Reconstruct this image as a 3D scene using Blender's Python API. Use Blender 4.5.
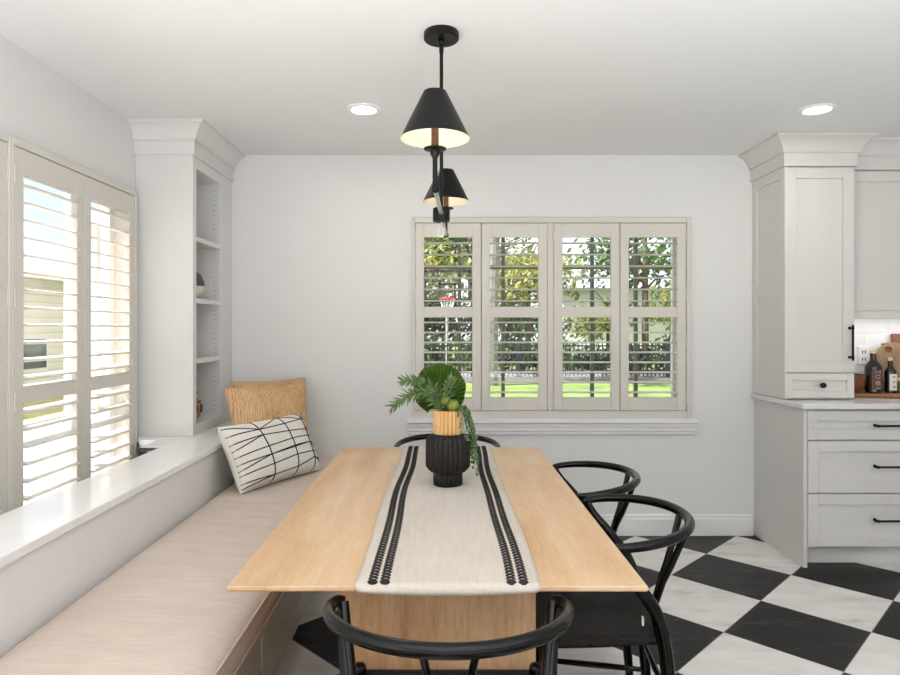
import bpy, bmesh, math, random
from mathutils import Vector, Matrix
random.seed(7)
PI = math.pi
sc = bpy.context.scene
for o in list(bpy.data.objects):
    bpy.data.objects.remove(o)
COL = sc.collection

# ------------------------------------------------------------------ camera
ZC = 1.336
cam_d = bpy.data.cameras.new('camera'); cam = bpy.data.objects.new('camera', cam_d); COL.objects.link(cam)
cam.location = (0, 0, ZC); cam.rotation_euler = (PI/2, 0, 0)
cam_d.sensor_width = 36; cam_d.lens = 25.6
cam_d.shift_x = 7/900; cam_d.shift_y = -10.5/900
cam_d.clip_start = .02; cam_d.clip_end = 300
sc.camera = cam
# ------------------------------------------------------------------ world
w = bpy.data.worlds.new('world'); sc.world = w; w.use_nodes = True
nt = w.node_tree; nt.nodes.clear()
# clear blue sky, hazy towards the horizon, with a bright cloud bank standing over the back garden
tcw = nt.nodes.new('ShaderNodeTexCoord'); spw = nt.nodes.new('ShaderNodeSeparateXYZ'); nt.links.new(tcw.outputs['Generated'], spw.inputs[0])
el = nt.nodes.new('ShaderNodeValToRGB'); nt.links.new(spw.outputs[2], el.inputs[0])
for e_, (p_, c_) in zip([el.color_ramp.elements[0], el.color_ramp.elements[1], el.color_ramp.elements.new(.5)], ((0, (.62, .72, .80, 1)), (.09, (.27, .43, .66, 1)), (1, (.20, .36, .66, 1)))):
    e_.position = p_; e_.color = c_
nzw = nt.nodes.new('ShaderNodeTexNoise'); nzw.inputs['Scale'].default_value = 5; nzw.inputs['Detail'].default_value = 5; nt.links.new(tcw.outputs['Generated'], nzw.inputs['Vector'])
mw = nt.nodes.new('ShaderNodeMath'); mw.operation = 'MULTIPLY_ADD'; nt.links.new(nzw.outputs[0], mw.inputs[0]); mw.inputs[1].default_value = .5; nt.links.new(spw.outputs[0], mw.inputs[2])
mr = nt.nodes.new('ShaderNodeMapRange'); nt.links.new(mw.outputs[0], mr.inputs['Value']); mr.inputs['From Min'].default_value = -.22; mr.inputs['From Max'].default_value = .02
mxw = nt.nodes.new('ShaderNodeMix'); mxw.data_type = 'RGBA'; nt.links.new(mr.outputs[0], mxw.inputs[0]); nt.links.new(el.outputs[0], mxw.inputs[6]); mxw.inputs[7].default_value = (.80, .84, .88, 1)
bgn = nt.nodes.new('ShaderNodeBackground'); bgn.inputs['Strength'].default_value = 1.0; nt.links.new(mxw.outputs[2], bgn.inputs[0])
wo = nt.nodes.new('ShaderNodeOutputWorld')
nt.links.new(bgn.outputs[0], wo.inputs[0])
# ------------------------------------------------------------------ sun and an added fill light behind the camera
def light(name, kind, loc, rot, energy, color=(1,1,1), **kw):
    d = bpy.data.lights.new(name, kind); d.energy = energy; d.color = color
    for k, v in kw.items(): setattr(d, k, v)
    o = bpy.data.objects.new(name, d); COL.objects.link(o); o.location = loc; o.rotation_euler = rot
    return o
light('sun', 'SUN', (-8, -4, 14), Vector((.55, .19, -.85)).to_track_quat('-Z', 'Y').to_euler(), 8.5, (1, .965, .92), angle=math.radians(1))
light('ceiling_bounce_fill', 'AREA', (.3, -.4, .7), (PI, 0, 0), 118, (.965, .98, 1), shape='RECTANGLE', size=4.2, size_y=1.4)  # added unseen fill, aimed up to brighten the ceiling and room
# ------------------------------------------------------------------ exposure
vs = sc.view_settings
vs.view_transform = 'Standard'; vs.look = 'None'; vs.gamma = 1; vs.use_curve_mapping = False
vs.exposure = 0.72

# ================================================================== materials
def new_mat(name):
    m = bpy.data.materials.new(name); m.use_nodes = True
    b = m.node_tree.nodes['Principled BSDF']
    return m, m.node_tree, b
def N(t, kind, **kw):
    n = t.nodes.new(kind)
    for k, v in kw.items():
        if k in n.inputs.keys() if hasattr(n.inputs, 'keys') else False: n.inputs[k].default_value = v
        else: setattr(n, k, v)
    return n
def L(t, a, b): t.links.new(a, b)
def rgb(r, g, b): # sRGB 0-255 to linear
    f = lambda c: (c/255/12.92) if c/255 <= .04045 else ((c/255+.055)/1.055)**2.4
    return (f(r), f(g), f(b), 1)
def coords(t, scale=(1,1,1), rot=(0,0,0), kind='Object'):
    tc = t.nodes.new('ShaderNodeTexCoord'); mp = t.nodes.new('ShaderNodeMapping')
    mp.inputs['Scale'].default_value = scale; mp.inputs['Rotation'].default_value = rot
    L(t, tc.outputs[kind], mp.inputs['Vector']); return mp.outputs['Vector']
def math_n(t, op, a, b=None):
    n = t.nodes.new('ShaderNodeMath'); n.operation = op
    for i, v in enumerate((a, b)):
        if v is None: continue
        if isinstance(v, (int, float)): n.inputs[i].default_value = v
        else: L(t, v, n.inputs[i])
    return n.outputs[0]
def ramp(t, fac, stops):
    n = t.nodes.new('ShaderNodeValToRGB'); cr = n.color_ramp
    while len(cr.elements) < len(stops): cr.elements.new(.5)
    for e, (p, c) in zip(cr.elements, stops): e.position = p; e.color = c
    L(t, fac, n.inputs[0]); return n.outputs[0]
def mixc(t, fac, a, b):
    n = t.nodes.new('ShaderNodeMix'); n.data_type = 'RGBA'
    for s, v in ((0, fac), (6, a), (7, b)):
        if isinstance(v, (int, float, tuple)): n.inputs[s].default_value = v
        else: L(t, v, n.inputs[s])
    return n.outputs[2]
def bump(t, b, h, strength=.2, dist=.01):
    n = t.nodes.new('ShaderNodeBump'); n.inputs['Strength'].default_value = strength; n.inputs['Distance'].default_value = dist
    L(t, h, n.inputs['Height']); L(t, n.outputs[0], b.inputs['Normal'])
def noise(t, vec, scale=5, detail=3, rough=.5):
    n = t.nodes.new('ShaderNodeTexNoise'); n.inputs['Scale'].default_value = scale
    n.inputs['Detail'].default_value = detail; n.inputs['Roughness'].default_value = rough
    L(t, vec, n.inputs['Vector']); return n.outputs[0]
def plain(name, c, rough=.5, metal=0., var=.03, scale=6, bmp=0., spec=.5):
    m, t, b = new_mat(name)
    v = coords(t); n = noise(t, v, scale, 3)
    lo = tuple(x*(1-var) for x in c[:3])+(1,); hi = tuple(min(1, x*(1+var)) for x in c[:3])+(1,)
    L(t, ramp(t, n, [(.3, lo), (.7, hi)]), b.inputs['Base Color'])
    b.inputs['Roughness'].default_value = rough; b.inputs['Metallic'].default_value = metal
    b.inputs['Specular IOR Level'].default_value = spec
    if bmp: bump(t, b, noise(t, v, scale*12, 2), bmp, .002)
    return m
def emit(name, c, s):
    m, t, b = new_mat(name)
    b.inputs['Base Color'].default_value = c; b.inputs['Emission Color'].default_value = c
    b.inputs['Emission Strength'].default_value = s
    return m
def wood(name, dark, mid, pale, scale=(9, .9, 9), rough=.4, plank=None, axis=0, grain=.25):
    m, t, b = new_mat(name)
    v = coords(t, scale)
    n1 = noise(t, v, 1.6, 6, .6)
    v2 = coords(t, tuple(s*7 for s in scale)); n2 = noise(t, v2, 2.2, 4, .7)
    vb = coords(t); n3 = noise(t, vb, 2.3, 2)
    f = math_n(t, 'ADD', math_n(t, 'MULTIPLY', n1, .55), math_n(t, 'MULTIPLY', n2, grain))
    f = math_n(t, 'ADD', f, math_n(t, 'MULTIPLY', n3, .45-grain*.6))
    if plank:
        tc = t.nodes.new('ShaderNodeTexCoord'); sp = t.nodes.new('ShaderNodeSeparateXYZ'); L(t, tc.outputs['Object'], sp.inputs[0])
        q = math_n(t, 'FLOOR', math_n(t, 'DIVIDE', sp.outputs[axis], plank))
        wn = t.nodes.new('ShaderNodeTexWhiteNoise'); wn.noise_dimensions = '1D'; L(t, q, wn.inputs['W'])
        f = math_n(t, 'ADD', f, math_n(t, 'MULTIPLY', math_n(t, 'SUBTRACT', wn.outputs[0], .5), .07))
    c = ramp(t, f, [(.30, dark), (.50, mid), (.70, pale)])
    L(t, c, b.inputs['Base Color']); b.inputs['Roughness'].default_value = rough
    bump(t, b, n2, .06, .002)
    return m
def fabric(name, lo, hi, scale=(60, 60, 60), streak=(8, 60, 60), rough=.9, strength=.25):
    m, t, b = new_mat(name)
    n1 = noise(t, coords(t, streak), 1.5, 4, .7); n2 = noise(t, coords(t, scale), 4, 2); n3 = noise(t, coords(t), 5, 3)
    f = math_n(t, 'ADD', math_n(t, 'MULTIPLY', n1, .5), math_n(t, 'ADD', math_n(t, 'MULTIPLY', n2, .25), math_n(t, 'MULTIPLY', n3, .25)))
    L(t, ramp(t, f, [(.35, lo), (.65, hi)]), b.inputs['Base Color']); b.inputs['Roughness'].default_value = rough
    b.inputs['Specular IOR Level'].default_value = .2
    bump(t, b, f, strength, .004)
    return m

M = {}
M['wall'] = plain('painted_wall', rgb(229, 228, 226), .6, var=.006, scale=2, bmp=.03)
M['ceiling'] = plain('painted_ceiling', rgb(238, 238, 237), .7, var=.006, scale=2)
M['trim'] = plain('white_trim_paint', rgb(238, 237, 235), .4, var=.005)
M['cab'] = plain('cabinet_paint', rgb(219, 217, 212), .5, var=.006)
M['shelfpaint'] = plain('bookcase_paint', rgb(224, 223, 220), .45, var=.006)
M['shutter'] = plain('shutter_paint', rgb(216, 210, 201), .4, var=.006)
M['sash'] = plain('window_sash_paint', rgb(112, 108, 102), .5, var=.03)
M['sashw'] = plain('white_sash_paint', rgb(232, 230, 226), .45, var=.01)
M['black'] = plain('black_lacquer', rgb(6, 6, 6), .16, var=.1, spec=.3)
M['blackm'] = plain('black_metal', rgb(12, 11, 11), .42, var=.08, spec=.25)
M['chrome'] = plain('polished_steel', rgb(214, 214, 212), .38, 1., var=.0)
M['brass'] = wood('brown_candle_sleeve', rgb(58, 36, 20), rgb(92, 60, 36), rgb(118, 80, 50), (40, 40, 6), .4)
M['cream'] = plain('cream_shade_lining', rgb(244, 236, 216), .6, var=.01)
M['table'] = wood('light_oak_tabletop', rgb(182, 139, 96), rgb(205, 169, 130), rgb(219, 193, 163), (7, .9, 7), .5, plank=.157, axis=0)
M['pedestal'] = wood('oak_pedestal', rgb(138, 98, 66), rgb(200, 156, 112), rgb(228, 192, 152), (11, 11, 1.1), .5, plank=.104, axis=0, grain=.35)
M['runner'] = fabric('ivory_runner_cloth', rgb(192, 182, 170), rgb(208, 200, 190), (70, 70, 70), (70, 8, 40))
M['braid'] = plain('black_braid', rgb(30, 25, 23), .95, var=.3, scale=90)
M['bench'] = fabric('beige_bench_linen', rgb(200, 184, 171), rgb(219, 205, 193), (70, 70, 70), (5, 55, 30))
M['welt'] = fabric('beige_welt', rgb(186, 164, 148), rgb(204, 184, 168))
M['quartz'] = plain('white_quartz', rgb(246, 246, 246), .10, var=.02, scale=9)
M['counter'] = plain('white_counter_stone', rgb(226, 225, 222), .16, var=.03, scale=7)
M['cord'] = None
M['wh'] = fabric('white_pillow_cloth', rgb(226, 221, 212), rgb(242, 239, 232), (80, 80, 80), (60, 60, 60), strength=.1)
M['ink'] = plain('black_stitching', rgb(26, 22, 22), .9)
M['ring'] = emit('downlight_diffuser', (1, .97, .92, 1), 6)
M['bulb'] = emit('warm_bulb', (1, .78, .5, 1), 5)
M['glass'] = None
M['vase'] = plain('matte_black_ceramic', rgb(18, 16, 15), .5, var=.15, scale=20, spec=.35)
M['vwood'] = wood('pale_vase_wood', rgb(176, 128, 74), rgb(208, 164, 108), rgb(224, 186, 134), (30, 30, 4), .5)
M['vent'] = plain('dark_vent_metal', rgb(58, 58, 58), .5)
M['tile_b'] = None
M['peg'] = plain('grey_peg_hole', rgb(128, 126, 124), .7)

def glass():
    m, t, b = new_mat('window_glass'); t.nodes.clear()
    out = t.nodes.new('ShaderNodeOutputMaterial'); mx = t.nodes.new('ShaderNodeMixShader')
    tr = t.nodes.new('ShaderNodeBsdfTransparent'); gl = t.nodes.new('ShaderNodeBsdfGlossy'); gl.inputs['Roughness'].default_value = .02
    lw = t.nodes.new('ShaderNodeLayerWeight'); lw.inputs['Blend'].default_value = .5
    fac = math_n(t, 'ADD', math_n(t, 'MULTIPLY', math_n(t, 'POWER', lw.outputs['Facing'], 6.), .35), .02)
    L(t, fac, mx.inputs[0]); L(t, tr.outputs[0], mx.inputs[1]); L(t, gl.outputs[0], mx.inputs[2]); L(t, mx.outputs[0], out.inputs[0])
    return m
M['glass'] = glass()
def bottle_glass():
    m, t, b = new_mat('dark_bottle_glass')
    n = noise(t, coords(t), 12, 2)
    L(t, ramp(t, n, [(.3, rgb(12, 8, 6)), (.7, rgb(22, 14, 9))]), b.inputs['Base Color'])
    b.inputs['Roughness'].default_value = .12; b.inputs['Coat Weight'].default_value = .6
    return m
M['bottle'] = bottle_glass()
def floor_mat():
    m, t, b = new_mat('checkered_marble_tile')
    tc = t.nodes.new('ShaderNodeTexCoord'); sp = t.nodes.new('ShaderNodeSeparateXYZ'); L(t, tc.outputs['Object'], sp.inputs[0])
    x, y = sp.outputs[0], sp.outputs[1]; S = .457; r = .70710678
    u = math_n(t, 'DIVIDE', math_n(t, 'SUBTRACT', math_n(t, 'MULTIPLY', math_n(t, 'ADD', x, y), r), 3.3065), S)
    v = math_n(t, 'DIVIDE', math_n(t, 'SUBTRACT', math_n(t, 'MULTIPLY', math_n(t, 'SUBTRACT', y, x), r), .655), S)
    fu, fv = math_n(t, 'FLOOR', u), math_n(t, 'FLOOR', v)
    chk = math_n(t, 'FLOORED_MODULO', math_n(t, 'ADD', fu, fv), 2.)
    chk = math_n(t, 'GREATER_THAN', chk, .5)
    ru, rv = math_n(t, 'SUBTRACT', u, fu), math_n(t, 'SUBTRACT', v, fv)
    eu = math_n(t, 'MINIMUM', ru, math_n(t, 'SUBTRACT', 1., ru)); ev = math_n(t, 'MINIMUM', rv, math_n(t, 'SUBTRACT', 1., rv))
    grout = math_n(t, 'LESS_THAN', math_n(t, 'MINIMUM', eu, ev), .004)
    # per-tile offset for the veins
    cb = t.nodes.new('ShaderNodeCombineXYZ'); L(t, fu, cb.inputs[0]); L(t, fv, cb.inputs[1])
    wn = t.nodes.new('ShaderNodeTexWhiteNoise'); wn.noise_dimensions = '3D'; L(t, cb.outputs[0], wn.inputs['Vector'])
    va = t.nodes.new('ShaderNodeVectorMath'); va.operation = 'MULTIPLY_ADD'
    L(t, wn.outputs['Color'], va.inputs[0]); va.inputs[1].default_value = (9, 9, 9); L(t, tc.outputs['Object'], va.inputs[2])
    mp = t.nodes.new('ShaderNodeMapping'); mp.inputs['Scale'].default_value = (1.3, 6, 1); mp.inputs['Rotation'].default_value = (0, 0, .5)
    L(t, va.outputs[0], mp.inputs[0])
    n1 = noise(t, mp.outputs[0], 2.2, 7, .65); n2 = noise(t, va.outputs[0], 9, 4)
    white = ramp(t, math_n(t, 'ADD', math_n(t, 'MULTIPLY', n1, .7), math_n(t, 'MULTIPLY', n2, .3)),
                 [(.32, rgb(196, 191, 186)), (.46, rgb(226, 223, 219)), (.7, rgb(240, 238, 235))])
    vein = math_n(t, 'ABSOLUTE', math_n(t, 'SUBTRACT', noise(t, mp.outputs[0], .9, 5, .6), .5))
    blk = ramp(t, vein, [(.0, rgb(78, 76, 75)), (.006, rgb(27, 26, 27)), (.05, rgb(20, 20, 21))])
    c = mixc(t, chk, white, blk)
    c = mixc(t, grout, c, rgb(150, 142, 132))
    L(t, c, b.inputs['Base Color']); b.inputs['Roughness'].default_value = .38; b.inputs['Specular IOR Level'].default_value = .22
    return m
M['floor'] = floor_mat()
def cord_mat():
    m, t, b = new_mat('black_woven_cord')
    tc = t.nodes.new('ShaderNodeTexCoord'); sp = t.nodes.new('ShaderNodeSeparateXYZ'); L(t, tc.outputs['Object'], sp.inputs[0])
    ax = math_n(t, 'ABSOLUTE', sp.outputs[0]); ay = math_n(t, 'ABSOLUTE', sp.outputs[1])
    d = math_n(t, 'MAXIMUM', ax, math_n(t, 'MULTIPLY', ay, 1.05))
    s = math_n(t, 'SINE', math_n(t, 'MULTIPLY', d, 900.))
    n = noise(t, coords(t), 60, 3)
    L(t, ramp(t, n, [(.3, rgb(12, 10, 9)), (.7, rgb(30, 25, 22))]), b.inputs['Base Color'])
    b.inputs['Roughness'].default_value = .75
    bump(t, b, s, .7, .003)
    return m
M['cord'] = cord_mat()
def tan_mat(name, axis):
    m, t, b = new_mat(name)
    tc = t.nodes.new('ShaderNodeTexCoord'); sp = t.nodes.new('ShaderNodeSeparateXYZ'); L(t, tc.outputs['Object'], sp.inputs[0])
    nb = noise(t, coords(t, (110, 110, 34)), 1.3, 3, .6); n = noise(t, coords(t), 9, 3)
    s = math_n(t, 'MULTIPLY_ADD', math_n(t, 'SINE', math_n(t, 'MULTIPLY', sp.outputs[0], 420.)), .5)
    s = math_n(t, 'ADD', math_n(t, 'MULTIPLY', math_n(t, 'SINE', math_n(t, 'MULTIPLY', sp.outputs[0], 420.)), .14), nb)
    f = math_n(t, 'ADD', math_n(t, 'MULTIPLY', s, .6), math_n(t, 'MULTIPLY', n, .4))
    L(t, ramp(t, f, [(.28, rgb(176, 134, 92)), (.5, rgb(208, 168, 124)), (.72, rgb(232, 202, 166))]), b.inputs['Base Color'])
    b.inputs['Roughness'].default_value = .95; b.inputs['Specular IOR Level'].default_value = .1
    bump(t, b, s, .6, .006)
    return m
M['tan'] = tan_mat('tan_corduroy', 0)
def tile_mat():
    m, t, b = new_mat('white_subway_tile')
    br = t.nodes.new('ShaderNodeTexBrick'); L(t, coords(t, (1, 1, 1), (PI/2, 0, 0)), br.inputs['Vector'])
    br.inputs['Color1'].default_value = rgb(240, 240, 241); br.inputs['Color2'].default_value = rgb(236, 236, 238); br.inputs['Mortar'].default_value = rgb(222, 222, 223)
    br.inputs['Scale'].default_value = 1; br.inputs['Brick Width'].default_value = .3; br.inputs['Row Height'].default_value = .1; br.inputs['Mortar Size'].default_value = .002
    L(t, br.outputs['Color'], b.inputs['Base Color']); b.inputs['Roughness'].default_value = .15
    return m
M['tile_b'] = tile_mat()
def leafm(name, lo, hi, trans=.35, scale=8, rough=.5):
    m, t, b = new_mat(name)
    n = noise(t, coords(t), scale, 3)
    L(t, ramp(t, n, [(.3, lo), (.7, hi)]), b.inputs['Base Color']); b.inputs['Roughness'].default_value = rough
    if trans:
        out = t.nodes['Material Output']; mx = t.nodes.new('ShaderNodeMixShader'); mx.inputs[0].default_value = trans
        tl = t.nodes.new('ShaderNodeBsdfTranslucent'); L(t, ramp(t, n, [(.3, lo), (.7, hi)]), tl.inputs[0])
        L(t, b.outputs[0], mx.inputs[1]); L(t, tl.outputs[0], mx.inputs[2]); L(t, mx.outputs[0], out.inputs[0])
    return m
M['fan'] = leafm('dark_green_fan_leaf', rgb(58, 88, 28), rgb(100, 134, 52), .25, 14, .4)
M['succ'] = leafm('grey_green_succulent', rgb(74, 104, 58), rgb(124, 150, 92), .1, 30, .5)
M['pearl'] = leafm('string_plant_green', rgb(46, 74, 40), rgb(112, 142, 92), .0, 60, .45)
M['pod'] = leafm('olive_green_pod', rgb(78, 92, 28), rgb(128, 138, 56), .0, 30, .5)
M['stem'] = plain('dark_stem', rgb(40, 34, 22), .7, var=.2, scale=30)
M['lawn'] = leafm('lawn_green', rgb(80, 104, 44), rgb(122, 142, 74), 0, 1.2, .9)
M['dry'] = leafm('dry_yellow_lawn', rgb(168, 164, 104), rgb(206, 200, 140), 0, 1.2, .9)
M['leafy'] = leafm('yellow_green_leaves', rgb(108, 118, 46), rgb(168, 166, 92), .4, .6, .6)
M['leafg'] = leafm('green_leaves', rgb(52, 80, 34), rgb(116, 138, 74), .4, .6, .6)
M['leafd'] = leafm('dark_green_leaves', rgb(26, 42, 24), rgb(64, 84, 48), .3, .6, .6)
M['trunkp'] = plain('pale_bark', rgb(128, 124, 118), .9, var=.3, scale=6, bmp=.4)
M['trunkd'] = plain('brown_bark', rgb(96, 80, 66), .9, var=.25, scale=6, bmp=.4)
M['fence'] = plain('dark_fence_metal', rgb(44, 48, 50), .5)
M['gravel'] = plain('grey_mulch_bed', rgb(84, 82, 78), .95, var=.4, scale=4)
M['drive'] = plain('pale_concrete_drive', rgb(196, 194, 200), .9, var=.05, scale=1)
M['stucco'] = plain('white_stucco', rgb(236, 234, 230), .8, var=.02)
M['gutter'] = plain('grey_white_metal', rgb(168, 168, 166), .6)
M['roofg'] = plain('grey_roof_shingle', rgb(140, 148, 160), .9, var=.08, scale=5)
def siding():
    m, t, b = new_mat('cream_lap_siding')
    tc = t.nodes.new('ShaderNodeTexCoord'); sp = t.nodes.new('ShaderNodeSeparateXYZ'); L(t, tc.outputs['Object'], sp.inputs[0])
    f = math_n(t, 'FRACT', math_n(t, 'DIVIDE', sp.outputs[2], .17))
    L(t, ramp(t, f, [(.0, rgb(176, 170, 156)), (.1, rgb(226, 222, 214)), (1., rgb(234, 230, 222))]), b.inputs['Base Color'])
    b.inputs['Roughness'].default_value = .8; bump(t, b, f, .4, .02)
    return m
M['siding'] = siding()
M['darkglass'] = plain('dark_window_glass', rgb(62, 72, 80), .08, var=.2, scale=1)
M['red'] = plain('red_rim', rgb(206, 52, 36), .5)
M['board'] = wood('round_board_wood', rgb(92, 68, 50), rgb(136, 106, 80), rgb(168, 140, 112), (8, 8, 2), .5)
M['board2'] = wood('brown_board_wood', rgb(78, 44, 24), rgb(120, 74, 44), rgb(150, 100, 64), (8, 8, 2), .5)
M['tray'] = wood('walnut_tray', rgb(98, 60, 36), rgb(146, 98, 62), rgb(176, 128, 88), (2, 10, 10), .45)
M['labelb'] = plain('brown_label', rgb(104, 66, 56), .7)
M['labelw'] = plain('white_label', rgb(236, 232, 226), .7)
M['mark'] = plain('pale_label_mark', rgb(226, 214, 204), .7)
M['markd'] = plain('dark_label_mark', rgb(52, 44, 40), .7)
M['gold'] = plain('yellow_cap', rgb(224, 210, 158), .5)
M['jarl'] = plain('olive_jar', rgb(86, 92, 44), .2)
M['plate'] = plain('white_plastic', rgb(240, 240, 240), .35)
M['potb'] = plain('cream_pottery', rgb(218, 206, 186), .6, var=.05, scale=20)
M['potg'] = plain('grey_pottery', rgb(78, 76, 74), .6, var=.1, scale=20)
M['pott'] = plain('tan_pottery', rgb(168, 138, 104), .7, var=.15, scale=25)

# ================================================================== mesh helpers
def box(bm, x0, x1, y0, y1, z0, z1):
    v = [bm.verts.new(p) for p in ((x0,y0,z0),(x1,y0,z0),(x1,y1,z0),(x0,y1,z0),(x0,y0,z1),(x1,y0,z1),(x1,y1,z1),(x0,y1,z1))]
    for f in ((3,2,1,0),(4,5,6,7),(0,1,5,4),(1,2,6,5),(2,3,7,6),(3,0,4,7)): bm.faces.new([v[i] for i in f])
def tube(bm, pts, rad, seg=10, caps=True, closed=False, flat=1.0):
    pts = [Vector(p) for p in pts]; n = len(pts)
    if isinstance(rad, (int, float)): rad = [rad]*n
    rings = []; prev = None
    for i, p in enumerate(pts):
        if closed: d = pts[(i+1) % n]-pts[i-1]
        else: d = pts[min(i+1, n-1)]-pts[max(i-1, 0)]
        d = d.normalized() if d.length > 1e-9 else Vector((0,0,1))
        if prev is None:
            a = Vector((0,0,1)) if abs(d.z) < .9 else Vector((1,0,0))
            u = (a - d*a.dot(d)).normalized()
        else:
            u = (prev - d*prev.dot(d)); u = u.normalized()
        prev = u; w_ = d.cross(u)
        rings.append([bm.verts.new(p + (u*math.cos(2*PI*k/seg)*flat + w_*math.sin(2*PI*k/seg))*rad[i]) for k in range(seg)])
    for i in range(n if closed else n-1):
        a, b = rings[i], rings[(i+1) % n]
        for k in range(seg): bm.faces.new((a[k], a[(k+1) % seg], b[(k+1) % seg], b[k]))
    if caps and not closed:
        bm.faces.new(rings[0][::-1]); bm.faces.new(rings[-1])
def lathe(bm, prof, seg=32, c=(0,0,0), flute=None, capb=True, capt=True):
    """prof: list of (r,z); flute: function(theta,i)->radius factor"""
    rings = []
    for i, (r, z) in enumerate(prof):
        rings.append([bm.verts.new((c[0]+r*(flute(2*PI*k/seg, i) if flute else 1)*math.cos(2*PI*k/seg), c[1]+r*(flute(2*PI*k/seg, i) if flute else 1)*math.sin(2*PI*k/seg), c[2]+z)) for k in range(seg)])
    for a, b in zip(rings, rings[1:]):
        for k in range(seg): bm.faces.new((a[k], a[(k+1) % seg], b[(k+1) % seg], b[k]))
    if capb: bm.faces.new(rings[0][::-1])
    if capt: bm.faces.new(rings[-1])
def sphere(bm, c, r, seg=12, rings=8, sx=1, sy=1, sz=1):
    bmesh.ops.create_uvsphere(bm, u_segments=seg, v_segments=rings, radius=1,
        matrix=Matrix.Translation(c) @ Matrix.Diagonal((r*sx, r*sy, r*sz, 1)))
def sweep(bm, path, prof, side=1):
    """sweep closed profile (out, z) along an XY polyline with mitred corners; side=+1 pushes out to the right of travel"""
    n = len(path); rings = []
    for i, p in enumerate(path):
        p = Vector((p[0], p[1]))
        ds = []
        if i > 0: ds.append((p-Vector(path[i-1][:2])).normalized())
        if i < n-1: ds.append((Vector(path[i+1][:2])-p).normalized())
        ns = [Vector((d.y, -d.x))*side for d in ds]
        m = ns[0] if len(ns) == 1 else (ns[0]+ns[1])/(1+ns[0].dot(ns[1]))
        rings.append([bm.verts.new((p.x+m.x*o, p.y+m.y*o, z)) for o, z in prof])
    k = len(prof)
    for a, b in zip(rings, rings[1:]):
        for j in range(k): bm.faces.new((a[j], a[(j+1) % k], b[(j+1) % k], b[j]))
    bm.faces.new(rings[0][::-1]); bm.faces.new(rings[-1])
def arc(fn, n): return [fn(i/(n-1)) for i in range(n)]
def wpos(o):
    p = Vector((0,0,0))
    while o: p += o.location; o = o.parent
    return p
def obj(name, bm, m, parent=None, bevel=0, smooth=False, seg=2, world=True, label=None, angle=35):
    """link a bmesh as ONE mesh object; built in world coordinates unless world=False (then in the parent's)"""
    if parent is not None and world: bmesh.ops.translate(bm, vec=-wpos(parent), verts=bm.verts)
    bmesh.ops.recalc_face_normals(bm, faces=bm.faces)
    me = bpy.data.meshes.new(name); bm.to_mesh(me); bm.free()
    if smooth:
        for p in me.polygons: p.use_smooth = True
        try: me.set_sharp_from_angle(angle=math.radians(angle))
        except Exception: pass
    o = bpy.data.objects.new(name, me); COL.objects.link(o)
    if m: me.materials.append(m)
    if parent is not None: o.parent = parent
    if bevel:
        b = o.modifiers.new('bevel', 'BEVEL'); b.width = bevel; b.segments = seg; b.limit_method = 'ANGLE'; b.angle_limit = math.radians(40)
    if label: o['label'] = label
    return o
def B(): return bmesh.new()
def boxes(*bs):
    bm = B()
    for b in bs: box(bm, *b)
    return bm
def tag(o, label, cat, group=None, kind=None):
    if label: o['label'] = label
    if cat: o['category'] = cat
    if group: o['group'] = group
    if kind: o['kind'] = kind
    return o
def thing(name, label, cat, loc=(0,0,0), rz=0, group=None):
    o = bpy.data.objects.new(name, None); COL.objects.link(o); o.location = loc; o.rotation_euler = (0,0,rz)
    o.empty_display_size = .05
    return tag(o, label, cat, group)
def struct(name, bm, m, parent=None, bevel=0):
    o = obj(name, bm, m, parent, bevel)
    if parent is None: o['kind'] = 'structure'
    return o
def kids(o): return [c for c in bpy.data.objects if c.parent is o]
def dup(root, loc, rz, label, group=None):
    r = root.copy(); COL.objects.link(r); r.location = loc; r.rotation_euler = (0,0,rz)
    r['label'] = label
    if group: r['group'] = group
    for ch in kids(root):
        c = ch.copy(); COL.objects.link(c); c.parent = r
        for g in kids(ch):
            d = g.copy(); COL.objects.link(d); d.parent = c
    return r
def shaker(bm, axis, a0, a1, z0, z1, face, sgn, fw=.06, t=.02, rec=.008, bars=()):
    """frame-and-panel front; axis 'x': runs along x, outer face at y=face, sgn=-1 looks to -y; axis 'y': runs along y, outer face at x=face"""
    def bx(p0, p1, q0, q1, d0, d1):
        lo, hi = sorted((face-sgn*d0, face-sgn*d1))
        if axis == 'x': box(bm, p0, p1, lo, hi, q0, q1)
        else: box(bm, lo, hi, p0, p1, q0, q1)
    bx(a0, a0+fw, z0, z1, 0, t); bx(a1-fw, a1, z0, z1, 0, t)
    bx(a0+fw, a1-fw, z0, z0+fw, 0, t); bx(a0+fw, a1-fw, z1-fw, z1, 0, t)
    for zb in bars: bx(a0+fw, a1-fw, zb-fw/2, zb+fw/2, 0, t)
    bx(a0+fw, a1-fw, z0+fw, z1-fw, rec, t)

# ================================================================== the room
XL, YB, ZH = -1.67, 4.11, 2.44
XR, YR = 4.3, -2.6
struct('floor', boxes((XL-.15, XR+.15, YR-.15, YB+.15, -.1, 0)), M['floor'])
struct('ceiling', boxes((XL-.15, XR+.15, YR-.15, YB+.15, ZH, ZH+.2)), M['ceiling'])
# back wall with the window opening
BW = (-.178, 1.552, .80, 2.0)      # x0,x1,z0,z1
struct('wall_back', boxes((XL-.15, BW[0]-.009, YB, YB+.15, 0, ZH), (BW[1]+.009, XR+.15, YB, YB+.15, 0, ZH), (BW[0]-.009, BW[1]+.009, YB, YB+.15, 0, BW[2]-.009), (BW[0]-.009, BW[1]+.009, YB, YB+.15, BW[3]+.009, ZH)), M['wall'])
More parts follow.
